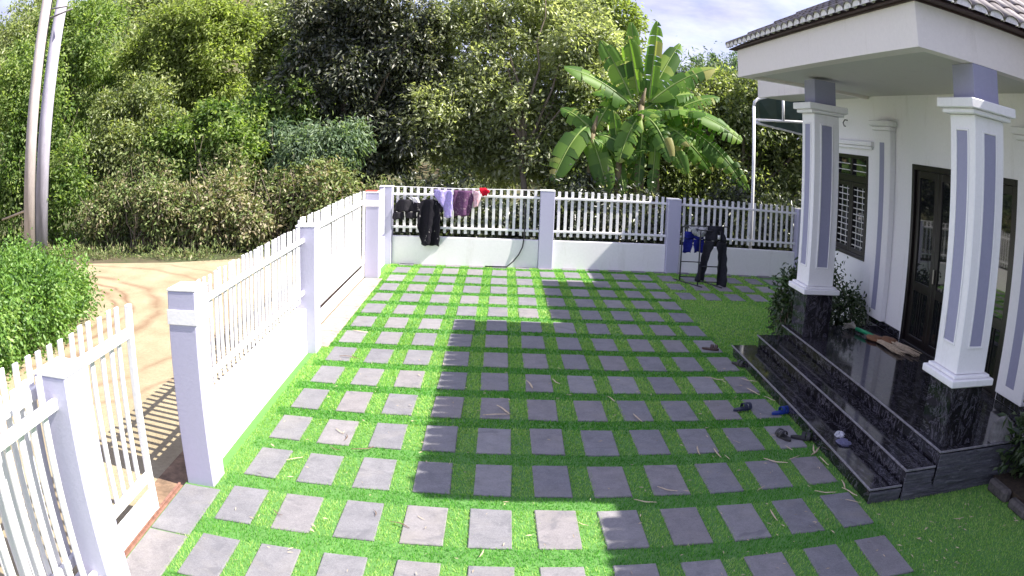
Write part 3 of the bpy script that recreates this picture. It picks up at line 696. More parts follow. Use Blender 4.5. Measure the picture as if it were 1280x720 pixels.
def tree(label, base, trunk_r, blobs, mat, n, ln, wd, seed, name='tree', cat='tree', group=None, limbs=6, bark='bark', lean=(0, 0), crown_z=None, **kw):
    x, y = base; z = float(height(np.array(x), np.array(y))) - .1
    t_ = thing(name, label, cat, (x, y, z), group)
    cz = crown_z or min(b[2] for b in blobs); tb = MB(); q = random.Random(seed)
    top = (x + lean[0], y + lean[1], cz); tb.tube(*limb((x, y, z), top, trunk_r, trunk_r * .6, seed), 10)
    for i in range(limbs):
        b = blobs[i % len(blobs)]; e = (b[0] + q.uniform(-.6, .6) * b[3], b[1] + q.uniform(-.6, .6) * b[4], b[2] + q.uniform(-.1, .7) * b[5])
        tb.tube(*limb((top[0], top[1], top[2] - q.uniform(0, .35) * (cz - z)), e, trunk_r * .5, trunk_r * .12, seed * 10 + i), 6)
    part('trunk', tb, MT[bark], t_, True)
    crown('crown', t_, MT[mat], blobs=blobs, n=n, ln=ln, wd=wd, seed=seed, **kw)
    return t_
def split(blobs, seed, tints=None, k=6):
    q = random.Random(seed); out = []; ts = []
    for i, b in enumerate(blobs):
        for j in range(k):
            u = Vector((q.gauss(0, 1), q.gauss(0, 1), q.gauss(.15, 1))).normalized() * q.uniform(.35, .75); f_ = q.uniform(.38, .62)
            out.append((b[0] + u.x * b[3], b[1] + u.y * b[4], b[2] + u.z * b[5], b[3] * f_, b[4] * f_, b[5] * f_)); ts.append((tints[i] if tints else 0) + q.gauss(0, .09))
    return out, ts
def shrub(label, base, blobs, mat, n, ln, wd, seed, stems=7, group=None, name='shrub', cat='shrub', bark='bark', **kw):
    x, y = base; z = float(height(np.array(x), np.array(y))); t_ = thing(name, label, cat, (x, y, z), group); q = random.Random(seed); tb = MB()
    for i in range(stems):
        b = blobs[i % len(blobs)]; s0 = (b[0] + q.uniform(-.3, .3) * b[3], b[1] + q.uniform(-.3, .3) * b[4], z - .1); e = (b[0] + q.uniform(-.8, .8) * b[3], b[1] + q.uniform(-.8, .8) * b[4], b[2] + q.uniform(.1, .85) * b[5])
        tb.tube(*limb(s0, e, .022, .006, seed * 7 + i, 5, .2), 5)
    part('stems', tb, MT[bark], t_, True)
    if group: blobs, kw['blob_tint'] = split(blobs, seed, kw.get('blob_tint')); kw['clump'] = .3; kw['nclump'] = 20
    crown('foliage', t_, MT[mat], blobs=blobs, n=n, ln=ln, wd=wd, seed=seed, **kw)
    return t_

def cluster(x0, x1, y, z0, z1, n, r, seed, dy=.7, taper=0.0):
    q = random.Random(seed); out = []; cx, cz, hx, hz = (x0 + x1) / 2, (z0 + z1) / 2, (x1 - x0) / 2, (z1 - z0) / 2; tries = 0
    while len(out) < n and tries < 4000:
        tries += 1; x, z = q.uniform(-1, 1), q.uniform(-1, 1)
        if abs(x) ** 2.6 + abs(z) ** 2.6 > 1: continue
        k = r * q.uniform(.7, 1.3); X, Z = cx + x * (hx - k * .6), cz + z * (hz - k * .6)
        if any((X - o[0]) ** 2 + (Z - o[2]) ** 2 < (.62 * (k + o[3])) ** 2 for o in out) and tries < 2500: continue
        out.append((X, y + q.uniform(-dy, dy), Z, k, k * .95, k * .85))
    return out
G1 = 'scrub along the far edge of the road'
shrub('dry brownish scrub with twiggy tangled stems at the road bend', (-7.6, 13.4), [(-8.2, 13.2, .7, 1.2, .8, 1.0), (-6.9, 12.9, .65, 1.1, .8, 1.1), (-7.5, 14.0, 1.5, 1.2, .8, .8)], 'dry_leaf', 17000, .13, .055, 11, 60, G1, clump=.15, nclump=70)
shrub('reddish brown dry bush between the road bend and the long gate', (-5.2, 13.6), [(-5.6, 13.1, .7, 1.1, .8, 1.0), (-4.4, 13.2, .75, 1.1, .8, 1.0), (-5.0, 14.1, 1.5, 1.1, .8, .9)], 'dry_leaf', 17000, .13, .055, 12, 60, G1, clump=.15, nclump=70, blob_tint=(.16, .14, .05))
shrub('dry olive bush just behind the long white gate', (-2.8, 13.8), [(-3.2, 13.7, .9, 1.1, .8, 1.1), (-2.1, 13.7, .8, 1.0, .7, 1.0), (-2.6, 14.2, 1.3, 1.2, .8, .8)], 'dry_leaf', 16000, .13, .055, 13, 50, G1, clump=.15, nclump=70, blob_tint=(0, .05, -.1))
shrub('low brown scrub behind the corner of the fence', (-.6, 13.6), [(-1.0, 13.6, .6, .8, .6, .9), (.1, 13.4, .6, .9, .6, .9)], 'dry_leaf', 9000, .10, .045, 14, 30, G1, clump=.22, nclump=40, blob_tint=(0, -.1))
shrub('tangled green bush with small leaves behind the utility poles', (-11.5, 13.6), [(-12.6, 13.8, 1.4, 1.4, 1.0, 1.7), (-10.6, 13.7, 1.3, 1.3, .9, 1.5), (-11.6, 14.2, 3.2, 1.5, 1.0, 1.6), (-13.2, 14.5, 4.6, 1.6, 1.0, 1.6)], 'bright_leaf', 26000, .155, .075, 15, 16, G1, clump=.16, nclump=50, blob_tint=(-.15, -.2, -.1, 0))
shrub('olive bush rising right of the utility poles', (-9.0, 15.0), [(-9.3, 15, 2.2, 1.3, .9, 1.2), (-8.0, 15.2, 2.6, 1.3, .9, 1.2), (-9.2, 15.6, 3.8, 1.3, 1.0, 1.0)], 'mid_leaf', 26000, .15, .07, 16, 18, G1, clump=.16, nclump=50)
shrub('fresh green bush with light leaves above the dry scrub', (-6.2, 14.9), [(-6.6, 14.8, 2.0, 1.2, .8, 1.0), (-5.2, 14.9, 2.3, 1.2, .8, 1.0), (-5.9, 15.3, 2.9, 1.1, .8, .7)], 'bright_leaf', 24000, .155, .075, 17, 14, G1, clump=.16, nclump=50)
shrub('pale grey green cassava bush beside the dark tree', (-2.7, 15.0), [(-2.9, 14.9, 1.9, .9, .7, .8), (-2.1, 15.0, 2.3, .8, .7, .7), (-3.4, 15.2, 2.4, .8, .7, .7)], 'pale_leaf', 13000, .16, .045, 18, 12, G1, clump=.26, droop=.7)
shrub('bright green rounded bush in front of the dark tree', (-4.2, 16.2), [(-4.6, 16.2, 3.1, 1.2, 1.0, 1.2), (-3.3, 16.2, 3.6, 1.0, .9, 1.2), (-4.0, 16.4, 2.2, 1.3, .9, 1.0)], 'bright_leaf', 24000, .155, .08, 19, 12, G1, clump=.16, nclump=55)
G2 = 'trees behind the courtyard'
tree('tall dark leaved tree left of the back fence', (-2.0, 16.6), .16, cluster(-4.3, .2, 16.6, 1.1, 7.0, 30, .62, 61, .8), 'dark_leaf', 60000, .16, .065, 21, group=G2, clump=.3, nclump=22, crown_z=2.2, limbs=14)
tree('spreading grey green tree with a slim pale trunk behind the middle of the back fence', (2.5, 16.0), .10, cluster(-.5, 5.0, 17.0, 1.2, 7.0, 36, .60, 62, .9), 'grey_leaf', 60000, .16, .062, 22, group=G2, clump=.3, nclump=22, crown_z=2.9, limbs=16)
tree('dense green tree behind the awning and the far porch column', (8.2, 16.5), .15, cluster(6.2, 12.2, 16.6, .4, 4.9, 28, .68, 63, .8), 'mid_leaf', 50000, .16, .065, 23, group=G2, clump=.3, nclump=22, limbs=12, tint_sd=.3)
tree('grey green feathery tree top beyond the banana plants', (8.9, 21), .12, [(8.6, 21, 4.6, 1.2, 1, 1.0), (9.8, 21, 5.0, 1.1, 1, .8)], 'pale_leaf', 14000, .16, .05, 24, group=G2, clump=.26)
tree('yellow green tree high on the slope above the scrub', (-9.5, 20.5), .14, cluster(-12, -6.3, 20.5, 3.2, 7.6, 24, .75, 64, .7), 'yellow_leaf', 40000, .19, .08, 25, group=G2, clump=.3, nclump=22, limbs=10)
tree('tall green tree behind the utility poles', (-15.5, 20), .16, cluster(-18.5, -12.2, 20, 2.5, 8.6, 24, .85, 65, .8), 'bright_leaf', 38000, .19, .08, 26, group=G2, clump=.3, nclump=22, limbs=10)
tree('dark green tree between the yellow tree and the dark leaved tree', (-6.0, 24), .14, cluster(-8.0, -3.2, 24, 3.4, 8.4, 18, .8, 66, .6), 'mid_leaf', 32000, .19, .08, 27, group=G2, clump=.3, nclump=22, limbs=8)
tree('light green tree peeping over the grey green tree', (4.8, 22), .12, cluster(2.6, 6.3, 21.5, 3.6, 8.2, 14, .75, 67, .5), 'yellow_leaf', 20000, .18, .07, 28, group=G2, clump=.3, nclump=20)
shrub('dark tangled bush filling the space behind the banana plants', (5.8, 16.0), [(4.6, 16, 1.6, 1.2, .8, 1.3), (6.2, 16.1, 1.7, 1.2, .8, 1.4), (5.6, 16.3, 3.0, 1.4, .8, .9), (4.2, 16.4, 3.2, .9, .8, .8)], 'mid_leaf', 26000, .15, .065, 29, 12, clump=.25, nclump=34, blob_tint=(-.25, -.25, -.15, -.1))
# undergrowth just behind the back fence, and the wooded hillside: one mass each
ub = [(x, 13.2 + .5 * math.sin(x * 2.1), .55 + .25 * math.sin(x * 1.7 + 1), .75, .7, .75) for x in np.arange(.2, 12, .9)]
V, F, T = leaves(ub, 46000, .13, .055, 31, clump=.3, nclump=24, blob_tint=[-.25] * len(ub))
tag(link('undergrowth', np_mesh('undergrowth', V, F, MT['dark_leaf'], T), None), 'low dark green undergrowth behind the back picket fence', 'undergrowth', None, 'stuff')
hb = []
q = random.Random(4)
for i in range(110):
    x = q.uniform(-48, 14); y = q.uniform(27, 62); z = float(height(np.array(x), np.array(y))); s = q.uniform(1.4, 2.6); hb.append((x, y, z + s * .6, s * 1.2, s * 1.1, s))
V, F, T = leaves(hb, 90000, .42, .2, 32, clump=.26, nclump=18)
tag(link('hillside_foliage', np_mesh('hillside_foliage', V, F, MT['mid_leaf'], T), None), 'distant wooded hillside rising behind the trees', 'hillside woods', None, 'stuff')
# verge weeds along the road's far edge
vb = [(x, 11.7 + .35 * (x + 8) * .12 + q.uniform(-.3, .35) + (.9 if x > -4 else 0) + .35, -.02, .5, .35, .10 + .08 * q.random()) for x in np.arange(-11, -.6, .45)]
V, F, T = leaves(vb, 5200, .11, .028, 33, clump=.35, nclump=14, droop=-.6)
tag(link('verge_weeds', np_mesh('verge_weeds', V, F, MT['dry_leaf'], T), None), 'thin strip of weeds along the far edge of the road', 'weeds', None, 'stuff')
# hedge at left, near
shrub('big bright green hedge bush beside the road at the left edge', (-5.4, 4.2), [(-4.9, 2.3, .4, 1.0, 1.1, .8), (-4.75, 3.9, .35, .75, 1.0, .72), (-5.25, 5.3, .3, .9, 1.0, .62), (-6.3, 6.9, .1, 1.0, .9, .55), (-6.6, 3.4, .5, 1.2, 1.5, .8), (-6.8, 6.0, .3, 1.1, 1.2, .6), (-8.6, 7.8, .1, 1.5, 1.1, .55), (-5.5, 4.2, .55, .5, .6, .6), (-5.9, 5.4, .5, .4, .5, .55)], 'hedge_leaf', 64000, .085, .045, 41, 26, name='hedge', cat='hedge', clump=.17, nclump=80)
shrub('leafy green shrub in front of the far porch column', (5.95, 5.55), [(5.95, 5.5, .38, .22, .28, .34), (6.02, 5.7, .62, .2, .24, .34)], 'shade_leaf', 1900, .085, .04, 42, 9, clump=.3, nclump=22)
shrub('shrub with white blossom dots between far column and window wall', (6.7, 5.75), [(6.55, 5.7, .55, .4, .4, .5), (6.95, 5.55, .45, .3, .35, .4), (6.5, 5.9, .9, .3, .3, .3)], 'shade_leaf', 4200, .08, .04, 43, 9, clump=.3, nclump=22)
s_ = shrub('leafy plant with a red flower in the bed at the right edge', (6.95, .0), [(6.9, .0, .45, .34, .36, .38), (6.9, -.7, .45, .34, .4, .4), (7.0, -.1, .75, .25, .3, .25)], 'shade_leaf', 1500, .12, .055, 44, 9, name='flowering_plant', cat='plant', clump=.3, nclump=18)
fl = MB()
for k in range(7):
    a = k * 2 * math.pi / 7; c = Vector((6.72, .12, .92)); d = Vector((math.cos(a), math.sin(a), .3))
    e = Vector((-math.sin(a), math.cos(a), 0)); fl.add([c, c + d * .04 + e * .025, c + d * .075, c + d * .04 - e * .025], [(0, 1, 2), (0, 2, 3)])
part('flower', fl, cloth('red_petal', (.45, .03, .04)), s_)

# ------------------------------------------------------------------ banana plants
def banana_leaf(parent, p0, p1, yo, wd, arch, tear, seed, roll=0):
    wd *= .82; tear = min(.9, tear + .2)
    q = np.random.default_rng(seed); a = Vector((p0[0], 14 + yo[0], p0[1])); b = Vector((p1[0], 14 + yo[1], p1[1]))
    d = b - a; L = d.length; n = 16
    ctrl = (a + b) / 2 + Vector((0, 0, arch * L))
    pts = [(1 - t) ** 2 * a + 2 * t * (1 - t) * ctrl + t * t * b for t in [i / n for i in range(n + 1)]]
    mb = MB(); rib = MB(); tints = []
    for i in range(n + 1): pass
    def prof(t): return wd * min(1, (t / .16)) ** .7 * max(0.02, (1 - .75 * max(0, (t - .6) / .4) ** 3)) if t > .03 else .02
    view = Vector((-.25, -1, .25)).normalized()
    for side in (-1, 1):
        i = 0
        while i < n:
            seg = 1 if q.random() < tear else int(q.integers(2, 5)); j = min(n, i + seg)
            drop = q.uniform(.1, .8) if q.random() < tear else q.uniform(0, .2); sk = q.uniform(-.15, .15)
            vs = []
            for k in range(i, j + 1):
                T = (pts[min(k + 1, n)] - pts[max(k - 1, 0)]).normalized()
                s = T.cross(Vector((0, 0, 1)) * (1 - abs(T.z)) + view * (.35 + abs(T.z))).normalized() * side
                nn = s.cross(T) * side
                s = (s * math.cos(roll) + nn * math.sin(roll)).normalized()
                w_ = prof(k / n); gap = .012 * L * (1 if k == i else -1 if k == j else 0) if seg < 3 else 0
                dn = Vector((0, 0, -1))
                m1 = pts[k] + s * w_ * .5 + T * gap * .5 + (nn * .22 + dn * drop * .25) * w_; m2 = pts[k] + s * w_ * (1 - drop * .25) + T * (gap + sk * w_) + dn * drop * w_ * .9
                vs += [pts[k], m1, m2]
            fs = []
            for k in range(j - i):
                o = k * 3; fs += [(o, o + 1, o + 4, o + 3), (o + 1, o + 2, o + 5, o + 4)]
            mb.add(vs, fs); t_ = np.clip(q.normal(.45, .22), 0, 1) + (.3 if (i / n) > .85 and q.random() < .3 else 0); tints += [min(1, t_)] * len(fs)
            i = j
    o = WL[parent.name]; me = mb.mesh('leaf', True, o); me.attributes.new('tint', 'FLOAT', 'FACE').data.foreach_set('value', np.array(tints, dtype=np.float32))
    lf = link('leaf', me, MT['banana_leaf'], parent, o)
    part('midrib', MB().tube([p + Vector((0, -.012, 0)) for p in pts], [.028 * (1 - .8 * i / n) for i in range(n + 1)], 5), MT['midrib'], lf, True)
MT['midrib'] = plain('banana_midrib', (.20, .28, .07), .5, .2)
GB = 'banana plants behind the back fence'
def banana(label, base, top, lvs, seed):
    z = float(height(np.array(base[0]), np.array(base[1]))); t_ = thing('banana_plant', label, 'banana plant', (base[0], base[1], z), GB)
    part('pseudostem', MB().tube(*limb((base[0], base[1], z - .1), (top[0], base[1], top[1]), .15, .07, seed, 6, .04), 12).tube([(top[0], base[1], top[1] - .05), (top[0] + .03, base[1] - .03, top[1] + .12), (top[0] + .1, base[1] - .05, top[1] + .4)], [.07, .055, .02], 10), MT['stem'], t_, True)
    for k, a in enumerate(lvs): banana_leaf(t_, *a, seed * 100 + k)
banana('tall banana plant with upright bright leaves in the middle of the clump', (5.05, 14.0), (5.12, 3.5), [
    ((5.30, 3.6), (5.50, 5.62), (0, -.1), .24, .0, .25), ((5.12, 3.7), (4.88, 5.55), (0, .1), .22, -.02, .2), ((5.05, 3.7), (4.76, 5.15), (0, -.2), .27, .03, .2),
    ((4.9, 3.6), (4.17, 5.02), (0, .2), .30, .08, .3), ((5.33, 3.57), (6.92, 4.58), (0, -.1), .34, .14, .55), ((5.45, 3.35), (7.25, 3.05), (0, -.3), .36, .22, .25),
    ((4.85, 3.5), (3.29, 4.25), (0, -.2), .33, .14, .5), ((5.2, 3.3), (6.14, 1.95), (0, -.5), .30, .25, .5), ((4.95, 3.25), (5.40, 3.20), (-.1, -.9), .26, .2, .1), ((5.1, 3.2), (4.55, 2.1), (-.1, -.5), .30, .3, .5), ((5.2, 3.2), (5.75, 2.2), (0, -.6), .30, .35, .6), ((5.1, 3.3), (6.5, 3.9), (.1, .4), .30, .15, .6), ((5.0, 3.4), (4.0, 3.7), (0, .5), .32, .2, .6), ((5.15, 3.0), (5.05, 1.5), (-.05, -.28), .16, .02, .9), ((5.3, 3.6), (6.2, 5.2), (.1, .6), .30, .08, .3)], 51)
banana('leaning banana plant with torn leaves drooping to the right', (5.45, 14.3), (5.6, 3.1), [
    ((5.68, 3.14), (7.64, 2.85), (.2, -.1), .34, .25, .7), ((5.9, 3.1), (7.8, 1.65), (.2, -.2), .33, .26, .75), ((5.6, 3.0), (7.0, 2.0), (.2, .4), .30, .25, .6), ((5.5, 2.9), (5.34, 1.33), (0, -.4), .17, .1, .2), ((5.8, 3.2), (6.6, 4.6), (.3, .8), .3, .1, .4), ((5.5, 3.0), (4.9, 1.6), (.3, .2), .28, .2, .7), ((5.7, 3.1), (6.6, 3.4), (.2, -.5), .3, .25, .7), ((5.6, 3.0), (6.2, 2.6), (.2, -.6), .28, .25, .8), ((5.7, 3.2), (7.2, 3.9), (.3, .5), .3, .15, .7)], 52)
banana('short banana plant with broad leaves drooping over the fence', (4.05, 14.0), (4.0, 2.75), [
    ((3.9, 2.9), (3.10, 1.62), (0, -.5), .36, .28, .35), ((3.95, 2.7), (4.35, 1.40), (0, -.4), .33, .12, .1), ((4.0, 2.8), (4.75, 1.45), (.1, -.1), .30, .3, .4), ((4.0, 2.8), (3.3, 3.3), (.1, .5), .26, .15, .4), ((4.05, 2.8), (4.7, 3.9), (.1, .3), .28, .1, .4), ((4.1, 2.7), (5.0, 2.2), (0, -.3), .26, .25, .6)], 53)

banana('young banana plant with small upright leaves between the bigger ones', (4.6, 13.9), (4.62, 2.1), [
    ((4.62, 2.2), (4.45, 3.3), (0, -.1), .2, .0, .3), ((4.65, 2.2), (5.0, 3.2), (0, -.2), .2, .05, .3), ((4.6, 2.1), (4.0, 2.6), (0, -.3), .22, .2, .4), ((4.65, 2.1), (5.3, 2.4), (0, -.3), .22, .25, .5), ((4.62, 2.0), (4.75, 1.35), (0, -.3), .16, .1, .7)], 54)

# ------------------------------------------------------------------ utility poles
p = part('utility_pole', MB().tube([(-10.10, 11.3, -.2), (-10.09, 11.3, 3.4), (-10.08, 11.3, 8.6)], [.19, .175, .15], 14), MT['concrete'], smooth=True, at=(-10.1, 11.3, 0))
tag(p, 'brownish concrete utility pole nearer the left edge of the pair', 'utility pole', 'pair of utility poles')
p = part('utility_pole', MB().tube([(-10.35, 12.3, -.2), (-10.27, 12.3, 3.5), (-10.13, 12.3, 8.8)], [.225, .21, .18], 14), MT['concrete2'], smooth=True, at=(-10.35, 12.3, 0))
tag(p, 'thicker lavender grey concrete utility pole of the pair', 'utility pole', 'pair of utility poles')
for x0, x1, lab in ((-9.99, -9.97, 'dark cable running down between the two utility poles'),):
    tag(part('cable', MB().tube([(x0, 11.5, .2), (x1 - .03, 11.45, 4), (x1 - .02, 11.5, 8.5)], .02, 6), MT['black_metal']), lab, 'cable')
br = thing('pole_bracket', 'grey metal bracket arm high on the utility poles', 'bracket', (-10.1, 11.9, 6.5))
part('arm', MB().tube([(-10.6, 12.05, 6.42), (-9.5, 12.0, 6.55)], .03, 8), MT['stone'], br, True); part('arm', MB().tube([(-10.5, 12.05, 6.72), (-9.7, 12.0, 6.66)], .025, 8), MT['stone'], br, True)
tag(part('stick', MB().tube([(-12.2, 12.4, .9), (-10.6, 12.4, 1.22)], [.03, .045], 7), MT['straw'], smooth=True), 'pale bare branch slanting behind the utility poles', 'branch')

# ------------------------------------------------------------------ washing
def loft(rows, n=10, y0=0, fold=.05, k=9, seed=0, curl=0):
    """cloth sheet from rows (z, xl, xr)"""
    q = random.Random(seed); ph = q.uniform(0, 6); vs = []; fs = []
    zr = []
    for (z0, a0, b0), (z1, a1, b1) in zip(rows[:-1], rows[1:]):
        m = max(1, int(abs(z0 - z1) / .04))
        zr += [(z0 + (z1 - z0) * i / m, a0 + (a1 - a0) * i / m, b0 + (b1 - b0) * i / m) for i in range(m)]
    zr.append(rows[-1])
    for r_, (z, a, b) in enumerate(zr):
        dz = (rows[0][0] - z)
        for i in range(n + 1):
            u = i / n; x = a + (b - a) * u
            vs.append((x + .008 * math.sin(z * 31 + i), y0 - fold * (.4 + dz) * math.sin(k * x * 3 + ph + dz * 2) - .02 * math.sin(math.pi * u), z + .012 * math.sin(x * 40 + ph) * (r_ == len(zr) - 1)))
    for r_ in range(len(zr) - 1):
        for i in range(n): a = r_ * (n + 1) + i; fs.append((a, a + 1, a + n + 2, a + n + 1))
    return MB().add(vs, fs)
def garment(name, label, cat, lofts, mat, y, group, extra=()):
    mb = MB()
    for k, rows in enumerate(lofts):
        l = loft(rows, 10, y - .004 * k, seed=len(name) + k); mb.add(l.v, l.f)
    c = lofts[0][0]; o = part(name, mb, mat, smooth=True, at=((c[1] + c[2]) / 2, y, c[0])); tag(o, label, cat, group)
    m = o.modifiers.new('thickness', 'SOLIDIFY'); m.thickness = .012; m.offset = 0
    for nm, mb2, mt2 in extra: part(nm, mb2, mt2, o, True)
    return o
GL = 'washing hung on the back fence'
def hanger(x, z, y): return ('hanger', MB().tube([(x, y, z + .16), (x + .02, y, z + .13), (x, y, z + .09), (x - .15, y, z), (x + .15, y, z), (x, y, z + .09)], .007, 5), MT['white_metal'])
garment('shorts', 'black shorts hanging at the left end of the back fence', 'shorts', [[(1.30, -.02, .22), (1.22, -.07, .27), (1.05, -.12, .31)], [(1.05, -.12, .09), (.90, -.15, .08)], [(1.05, .10, .31), (.92, .13, .34)]], cloth('black_denim', (.03, .028, .034)), 11.36, GL, [hanger(.1, 1.29, 11.37)])
garment('shirt', 'long black shirt with a pale print hanging on the back fence', 'shirt', [[(1.31, .50, .66), (1.27, .42, .76), (1.10, .36, .80), (.80, .36, .80), (.40, .44, .80)], [(1.24, .28, .46), (1.05, .30, .42)], [(1.24, .72, .84), (1.05, .74, .84)]], cloth('black_print_cloth', (.014, .013, .018), (.30, .28, .28), 10, .66), 11.35, GL, [hanger(.58, 1.30, 11.36)])
garment('towel', 'small white cloth tucked between the black shorts and the black shirt', 'cloth', [[(1.34, .24, .34), (1.22, .26, .42), (1.08, .33, .44)]], cloth('white_cloth', (.7, .68, .7)), 11.37, GL)
garment('blouse', 'lavender blouse hanging over the back fence pickets', 'blouse', [[(1.50, .66, 1.04), (1.38, .68, 1.04), (1.15, .86, 1.04), (.96, .88, 1.02)]], cloth('lavender_cloth', (.36, .30, .62), (.5, .46, .72), 8, .56), 11.35, GL)
garment('blouse', 'plum coloured blouse with fine print hanging beside the lavender one', 'blouse', [[(1.50, 1.05, 1.42), (1.3, 1.05, 1.44), (1.12, 1.06, 1.40), (1.0, 1.08, 1.36)]], cloth('plum_cloth', (.11, .05, .11), (.22, .15, .2), 24, .6), 11.352, GL)
garment('scarf', 'pale pink patterned cloth hanging at the right of the plum blouse', 'cloth', [[(1.50, 1.43, 1.60), (1.3, 1.42, 1.56), (1.18, 1.46, 1.52)]], cloth('pink_cloth', (.68, .45, .5), (.6, .1, .14), 20, .58), 11.354, GL)
garment('scarf', 'bright red crumpled cloth on top of the back fence', 'cloth', [[(1.56, 1.56, 1.66), (1.50, 1.55, 1.76), (1.40, 1.62, 1.70)]], cloth('red_cloth', (.5, .01, .03)), 11.345, GL)
tag(part('clothesline', MB().tube([(-.2, 11.40, 1.545), (1.2, 11.40, 1.525), (2.78, 11.40, 1.545)], .008, 6), MT['white_metal']), 'thin pale washing line along the top of the back fence', 'washing line')
tag(part('hose', MB().tube([(2.44, 11.46, 1.30), (2.46, 11.42, 1.0), (2.455, 11.41, .60), (2.43, 11.40, .42), (2.36, 11.39, .27), (2.26, 11.37, .14), (2.13, 11.33, .03), (1.7, 11.30, .03)], .013, 7), MT['black_metal'], smooth=True), 'black hose curving down the back wall to the ground', 'hose')
tag(part('brick', MB().cbox(-.44, 9.80, 1.552, -.22, 9.90, 1.575, .004), plain('red_clay', (.42, .09, .07), .8, .3, 30)), 'thin red brick lying on top of the corner post', 'brick')
rk = thing('drying_rack', 'black metal drying rack standing by the right end of the back fence', 'drying rack', (5.85, 10.1, 0))
BM = MT['black_metal']
for x, y in ((5.42, 10.5), (6.06, 10.0), (5.66, 9.98), (5.9, 10.5)):
    part('leg', MB().tube([(x, y, .02), (x, y, 1.05)], .014, 7), BM, rk, True)
for z in (.09, .38, 1.05):
    part('bar', MB().tube([(5.66, 9.98, z), (6.06, 10.0, z)], .011, 6), BM, rk, True); part('bar', MB().tube([(5.42, 10.5, z), (5.9, 10.5, z)], .011, 6), BM, rk, True)
for xa, xb in ((5.42, 5.66), (5.9, 6.06)):
    part('bar', MB().tube([(xa, 10.5, 1.05), (xb, 9.99, 1.05)], .011, 6), BM, rk, True); part('foot', MB().tube([(xa - .1, 10.62, .02), (xb + .04, 9.8, .02)], .014, 6), BM, rk, True)
part('bar', MB().tube([(5.38, 10.2, 1.1), (6.3, 10.2, 1.12)], .012, 6), BM, rk, True)
garment('jeans', 'dark charcoal jeans hanging from the drying rack', 'jeans', [[(1.14, 5.82, 6.10), (1.02, 5.78, 6.14), (.86, 5.76, 6.20)], [(.86, 5.76, 5.97), (.55, 5.70, 5.86), (.10, 5.60, 5.79)], [(.86, 5.98, 6.20), (.55, 6.04, 6.22), (.02, 6.07, 6.25)]], cloth('charcoal_denim', (.028, .028, .036)), 10.02, None, [('label_patch', MB().box(6.0, 9.955, .90, 6.05, 9.965, .98), cloth('white_patch', (.6, .6, .6)))])
garment('shorts', 'deep blue shorts hanging from the drying rack beside the jeans', 'shorts', [[(1.00, 5.40, 5.72), (.86, 5.38, 5.78)], [(.86, 5.38, 5.56), (.60, 5.36, 5.52)], [(.86, 5.56, 5.78), (.62, 5.58, 5.80)]], cloth('blue_cloth', (.015, .02, .17)), 10.15, None)
garment('towel', 'small pale striped cloth on the drying rack above the blue shorts', 'cloth', [[(1.10, 5.45, 5.82), (1.0, 5.5, 5.8), (.92, 5.58, 5.74)]], cloth('pale_cloth', (.5, .5, .52), (.1, .1, .14), 16, .55), 10.10, None)

# ------------------------------------------------------------------ brooms on the porch
Z = .42
b1 = thing('broom', 'green handled whisk broom with pale bristles lying on the porch deck', 'broom', (6.72, 4.5, Z))
part('handle', MB().tube([(6.70, 4.62, Z + .05), (6.74, 4.42, Z + .055), (6.80, 4.22, Z + .05)], [.028, .026, .02], 10), plain('green_plastic', (.02, .30, .13), .4), b1, True)
wh = MB()
for k in range(46):
    a = R.uniform(-.9, .9); e = R.uniform(-.2, .5); L = R.uniform(.14, .24)
    p0 = Vector((6.70, 4.62, Z + .05)); d = Vector((-.35 + math.sin(a) * .6, .8 * math.cos(a), e * .5)).normalized()
    wh.tube([p0, p0 + d * L * .6 + Vector((0, 0, .02)), p0 + d * L + Vector((0, 0, -.02))], [.006, .005, .003], 4)
part('bristles', wh, plain('grey_bristle', (.34, .32, .26), .8, .3, 20), b1)
def straw_broom(label, p, ang, ln, sp):
    t_ = thing('broom', label, 'broom', (p[0], p[1], Z)); d = Vector((math.cos(ang), math.sin(ang), 0)); s = Vector((-d.y, d.x, 0)); p = Vector((p[0], p[1], Z + .03))
    # shoulder of bound brown straw, flattened
    vs = []; fs = []; n = 12
    for i, (u, wv, hv) in enumerate(((-.02, .02, .02), (.03, .09, .03), (.12, .13, .035), (.22, .12, .03), (.30, .06, .02))):
        for k in range(n):
            a = 2 * math.pi * k / n; vs.append(p + d * u + s * math.cos(a) * wv + Vector((0, 0, math.sin(a) * hv)))
        if i:
            for k in range(n): fs.append(((i - 1) * n + k, (i - 1) * n + (k + 1) % n, i * n + (k + 1) % n, i * n + k))
    fs += [tuple(range(n))[::-1], tuple(range(4 * n, 5 * n))]
    part('shoulder', MB().add(vs, fs), plain('bound_brown_straw', (.22, .10, .045), .7, .3, 25) if 'bound_brown_straw' not in bpy.data.materials else bpy.data.materials['bound_brown_straw'], t_, True)
    st = MB()
    for k in range(34):
        o = R.uniform(-1, 1); q0 = p + d * .26 + s * o * .05 + Vector((0, 0, R.uniform(-.015, .015))); q1 = p + d * (ln * R.uniform(.8, 1)) + s * o * sp + Vector((0, 0, R.uniform(-.022, .02)))
        st.tube([q0, q0.lerp(q1, .5) + Vector((0, 0, .008)), q1], [.007, .006, .004], 4)
    part('straw', st, MT['straw'], t_)
straw_broom('brown straw broom lying next to the green handled whisk broom', (6.80, 4.33), math.radians(-86), 1.0, .09)
straw_broom('brown straw broom lying nearest the door on the porch deck', (6.98, 4.20), math.radians(-84), .95, .08)

